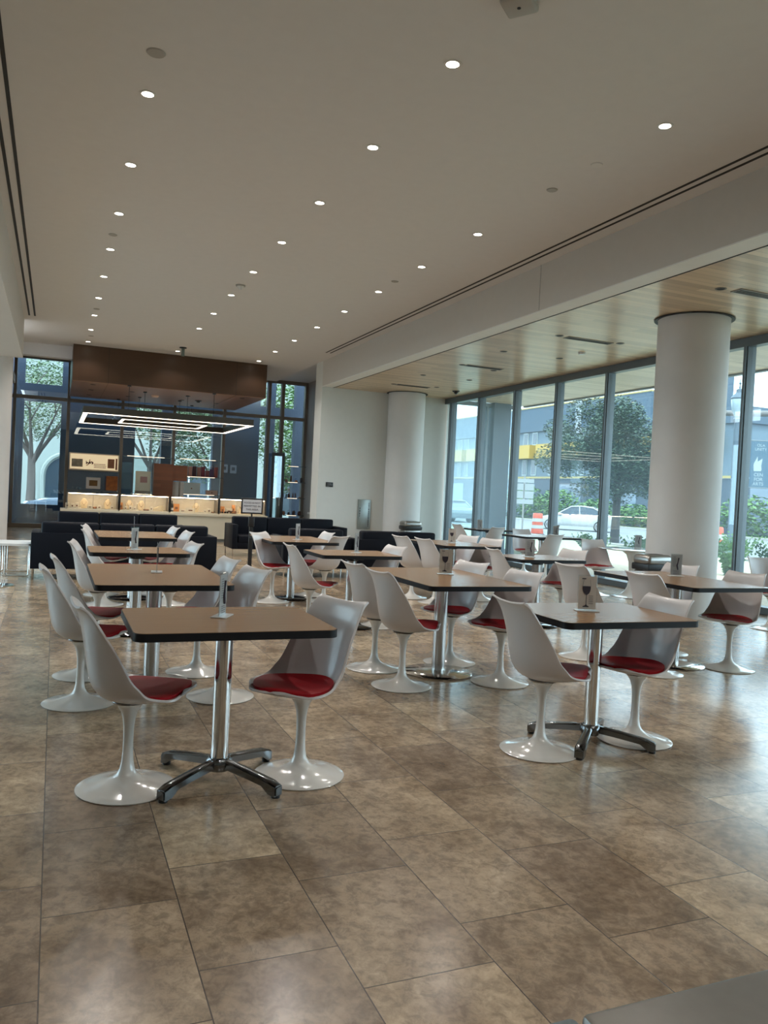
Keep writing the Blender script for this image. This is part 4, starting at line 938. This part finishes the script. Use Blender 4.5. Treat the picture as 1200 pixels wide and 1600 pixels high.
# grey building with yellow balconies
t = thing('apartment_building', 'grey blue building with yellow balconies across the street', 'building', (41.5, 0, -.1))
M_g1 = mat('slate_cladding', (.048, .085, .125), .7, nscale=2); M_g2 = mat('grey_render', (.11, .16, .205), .7, nscale=2); M_g3 = mat('dark_base', (.045, .07, .10), .6); M_y = mat('yellow_panel', (.40, .25, .022), .5)
bm = NB(); box(bm, 0, 2.5, 39.5, 100, 3.9, 8.1); obj('wall', bm, M_g2, t)
bm = NB(); box(bm, -.25, 2.5, 48, 100, 8.1, 10.3); box(bm, -.25, 2.5, 39.3, 48, 7.4, 8.5); obj('parapet_cladding', bm, M_g1, t)
bm = NB(); box(bm, -.3, 2.5, 10, 100, 0, 3.7); obj('ground_floor', bm, M_g3, t)
bm = NB(); box(bm, -.4, 0, 39.5, 100, 3.72, 3.88); box(bm, -.3, 0, 48, 100, 10.3, 10.42); obj('yellow_line', bm, mat('yellow_trim', (.36, .28, .10), .6), t)
bm = NB(); box(bm, -.35, 0, 56.5, 57.3, 7.6, 11.6); box(bm, -.35, 0, 39.3, 39.6, 0, 7.4); obj('white_pilaster', bm, mat('pilaster', (.30, .34, .38), .6), t)
yb = 41.06; kk = 0
while yb < 96:
    bm = NB(); box(bm, -1.0, 0, yb, yb+3.4, 5.55, 6.8); obj('balcony', bm, M_y, t)
    for z0_, z1_ in ((4.0, 5.5), (6.85, 8.05)):
        for dy in (.2, 1.75):
            w_ = obj('window', box(NB(), -.06, .02, yb+dy, yb+dy+.85, z0_, z1_), mat('bldg_window_frame', (.32, .38, .40), .5), t)
            obj('pane', box(NB(), -.08, -.05, yb+dy+.10, yb+dy+.75, z0_+.1, z1_-.1), mat('bldg_glass', (.06, .09, .12), .15), w_)
    yb += 4.43
for y_ in range(14, 96, 7):
    obj('shop_window', box(NB(), -.34, -.28, y_, y_+3.2, .4, 3.2), mat('pale_glass', (.14, .19, .25), .2), t)
# second grey building far right end: antenna block
t = thing('rooftop_house', 'grey rooftop block rising above the building right of the column', 'building', (42.3, 43.2, 8.4)); obj('wall', box(NB(), -.6, 1.2, -.9, 1.3, -.1, 2.6), M_g1, t); obj('window', box(NB(), -.65, -.6, -.5, .6, .6, 2.2), mat('bldg_glass', (.16, .22, .30), .15), t)
t = thing('distant_house', 'white gabled roof house beyond the banner at the right edge', 'house', (60, 34, -.1)); bm = NB(); box(bm, -6, 6, -9, 9, 0, 6.5); obj('wall', bm, mat('house_white', (.33, .34, .34), .6), t)
bm = NB(); a = [(-6.5, -9.5), (6.5, -9.5), (6.5, 9.5), (-6.5, 9.5)]
v = [bm.verts.new((x, y, 6.5)) for x, y in a]; r0 = bm.verts.new((0, -9.5, 9.2)); r1 = bm.verts.new((0, 9.5, 9.2))
bm.faces.new((v[0], v[1], r0)); bm.faces.new((v[2], v[3], r1)); bm.faces.new((v[1], v[2], r1, r0)); bm.faces.new((v[3], v[0], r0, r1)); obj('roof', bm, mat('roof_red', (.22, .15, .13), .7), t)

random.seed(33)
# big oak between the windows and the road
crown = []
while len(crown) < 34:
    a, b, z = random.uniform(-2.7, 2.7), random.uniform(-1.2, 1.2), random.uniform(1.7, 5.6)
    if (a/2.7)**2+((z-3.7)/2.1)**2 > 1: continue
    q = random.uniform(.55, 1.05); crown.append((-.82*a+.57*b, .57*a+.82*b, z, q, q, q*.72))
crown.insert(0, (0, 0, 4.0, 1.7, 1.7, 1.5))
tree('oak_tree', 'large dark green oak tree outside the middle windows', 21.2, 26.4, -.1, 2.3, .17, crown, 40000, .07, M_leafd, M_bark, 'trees outside the right windows', 8)
HB = [(38.9, 56, 1.3, 2.6), (39.0, 51, 1.0, 1.9), (39.0, 46.5, .95, 1.6), (39.0, 41, 1.0, 2.0), (39.0, 36, 1.2, 2.4), (39.0, 31, 1.1, 2.2), (39.0, 27, 1.2, 2.0), (38.9, 61, 1.2, 3.0), (38.9, 66, 1.2, 2.6)]
HN = ['behind the road sign', 'left of the white car roof', 'above the white car', 'right of the oak trunk', 'left of the big column', 'hidden by the big column', 'right of the big column', 'left of the road sign', 'in the first window pane']
for (x, y, r, h), nm in zip(HB, HN):
    t = thing('hedge_bush', 'bright green bush across the road, '+nm, 'bush', (x, y, -.05), 0, 'bushes across the road')
    bm = NB(); leaves(bm, 0, 0, h*.5, 1.0, 2.2*r, h*.55, 1300, .17); obj('foliage', bm, M_leafl, t)
SB = [(11.9, 15.6, .8), (11.7, 13.6, .85), (11.8, 12.0, 1.0), (12.2, 10.5, 1.0), (11.7, 9.0, .75), (11.9, 7.55, 1.25), (12.6, 6.6, .9), (13.8, 13.2, 1.05), (14.4, 11.4, 1.1)]
SN = ['outside the second window pane', 'behind the orange barrel', 'below the white car', 'below the oak trunk', 'left of the big column', 'right of the big column, tall', 'at the right edge of the photo', 'farther back below the white car', 'farther back below the oak']
for (x, y, h), nm in zip(SB, SN):
    t = thing('garden_shrub', 'ferny green shrub in the mulch bed, '+nm, 'shrub', (x, y, -.03), 0, 'shrubs outside the right windows')
    bm = NB()
    for k in range(64):
        a = random.uniform(0, 2*PI); L = h*random.uniform(.6, 1.0); tl_ = random.uniform(.2, .75)
        pts = [Vector((0, 0, .02)), Vector((math.cos(a)*L*tl_*.5, math.sin(a)*L*tl_*.5, L*.6)), Vector((math.cos(a)*L*tl_, math.sin(a)*L*tl_, L*.95))]
        for q in range(22):
            f = q/22; p = pts[0].lerp(pts[1], f).lerp(pts[1].lerp(pts[2], f), f)
            d = Vector((math.cos(a+PI/2+random.uniform(-.5, .5)), math.sin(a+PI/2+random.uniform(-.5, .5)), random.uniform(-.1, .5)))*.15*(1 if q % 2 else -1)*(1.1-f*.6); e = Vector((0, 0, .026))
            bm.faces.new([bm.verts.new(p), bm.verts.new(p+d*.5+e), bm.verts.new(p+d), bm.verts.new(p+d*.5-e)])
    obj('foliage', bm, M_leafl, t)
    bm = NB(); tube(bm, [(0, 0, 0), (.02, 0, h*.5)], .015, 6); obj('stem', bm, M_bark, t)
# traffic barrels
M_tor = mat('traffic_orange', (.50, .075, .03), .5)
def barrel(lb, x, y):
    t = thing('traffic_barrel', lb, 'traffic barrel', (x, y, -.14), 0, 'orange traffic barrels')
    obj('body', lathe(NB(), [(0, .06), (.30, .06), (.28, .30), (.28, .31), (.26, .55), (.26, .56), (.24, .80), (.23, .98), (.20, 1.02), (0, 1.02)], n=32), M_tor, t)
    obj('rubber_foot', lathe(NB(), [(0, 0), (.36, 0), (.34, .06), (0, .06)], n=32), M_blk, t)
    for z0_, z1_, r0_, r1_ in ((.30, .46, .285, .272), (.62, .78, .262, .246)): obj('white_band', lathe(NB(), [(r0_, z0_), (r1_, z1_)], n=32), mat('band_white', (.36, .38, .39), .5), t)
barrel('orange and white striped traffic barrel on the road left of the white car', 21.3, 32.2)
barrel('orange traffic barrel just right of the big round column', 19.95, 19.8)
# road sign seen from the back
t = thing('road_sign', 'white cluster of road signs seen from behind on a steel pole', 'road sign', (23.0, 36.2, -.14), math.radians(-32))
bm = NB(); tube(bm, [(0, 0, 0), (0, 0, 2.9)], .045, 10); obj('pole', bm, M_steel, t)
for k, (a, b, z0_, z1_) in enumerate(((-.5, -.03, 2.15, 2.5), (.03, .5, 2.15, 2.5), (-.5, -.03, 1.72, 2.1), (.03, .5, 1.72, 2.1), (-.5, .5, 1.42, 1.67), (-.5, .5, 2.55, 2.75))):
    obj('sign_plate', box(NB(), a, b, -.07, -.05, z0_, z1_), mat('sign_back', (.26, .29, .30), .5), t)
# street lamp with mast arm and banner
t = thing('street_lamp', 'tall grey street lamp with acorn globe right of the big column', 'street lamp', (23.55, 22.6, -.14))
bm = NB(); tube(bm, [(0, 0, 0), (0, 0, .9), (0, 0, 5.0)], [.16, .15, .13], 16); lathe(bm, [(0, 4.9), (.16, 4.9), (.19, 5.0), (.12, 5.1), (0, 5.1)], n=20); obj('pole', bm, mat('lamp_grey', (.06, .09, .12), .5), t)
bm = NB(); lathe(bm, [(0, 5.1), (.15, 5.1), (.26, 5.4), (.29, 5.72), (.28, 5.76), (0, 5.76)], n=24); obj('globe', bm, mat('globe_glass', (.25, .32, .36), .2), t)
bm = NB(); lathe(bm, [(.30, 5.76), (.31, 5.80), (.22, 5.92), (.13, 6.0), (.12, 6.12), (.04, 6.16), (.02, 6.3), (.05, 6.35), (.02, 6.4), (.02, 6.5), (0, 6.55)], n=24); obj('lamp_cap', bm, mat('lamp_grey', (.06, .09, .12), .5), t)
t = thing('mast_arm', 'thick horizontal traffic signal arm behind the street lamp', 'signal mast', (24.6, 23.4, -.14), math.radians(-22.5))
bm = NB(); tube(bm, [(-2.2, 0, 5.3), (6.5, 0, 5.62)], [.10, .15], 14); tube(bm, [(6.5, 0, 0), (6.5, 0, 5.9)], .17, 14); obj('arm', bm, mat('mast_bronze', (.11, .105, .10), .5), t)
t = thing('street_banner', 'blue vertical street banner with white flame shape at the right edge', 'banner', (24.2, 22.0, 0), math.radians(-25))
M_ban = mat('banner_blue', (.035, .085, .13), .6); M_bw = mat('banner_white', (.28, .33, .34), .6)
bm = NB(); box(bm, -.42, .30, -.01, .01, 2.35, 4.05); obj('cloth', bm, M_ban, t)
bm = NB(); tube(bm, [(-.62, 0, 4.08), (.36, 0, 4.08)], .02, 8); tube(bm, [(-.62, 0, 2.33), (.30, 0, 2.33)], .02, 8); tube(bm, [(-.62, 0, -.14), (-.62, 0, 4.3)], .05, 10); obj('bracket', bm, M_mull, t)
bm = NB(); prism_xz(bm, [(-.28, 2.95), (-.30, 3.2), (-.16, 3.5), (-.16, 3.3), (.02, 3.42), (-.02, 3.15), (.0, 3.02), (-.02, 2.95)], -.016, -.011); obj('flame_emblem', bm, M_bw, t)
text_mesh('lettering_top', 'OLA\nUNITY', .15, M_bw, t, (-.06, -.013, 3.86), (PI/2, 0, 0)).scale = (1, 1, 1)
text_mesh('lettering_bottom', 'CEN\nFOR\nARTS', .17, M_bw, t, (-.10, -.013, 2.76), (PI/2, 0, 0))
# distant tree line
random.seed(8)
for x, y, lb in ((75, 40, 'distant green tree line low at the right horizon'), (70, 120, 'distant tree beyond the left end of the grey building')):
    t = thing('distant_tree', lb, 'tree', (x, y, 0), 0, 'distant trees'); bm = NB(); leaves(bm, 0, 0, 3.2, 6, 14, 3.2, 2500, .5); obj('foliage', bm, M_leafd, t)
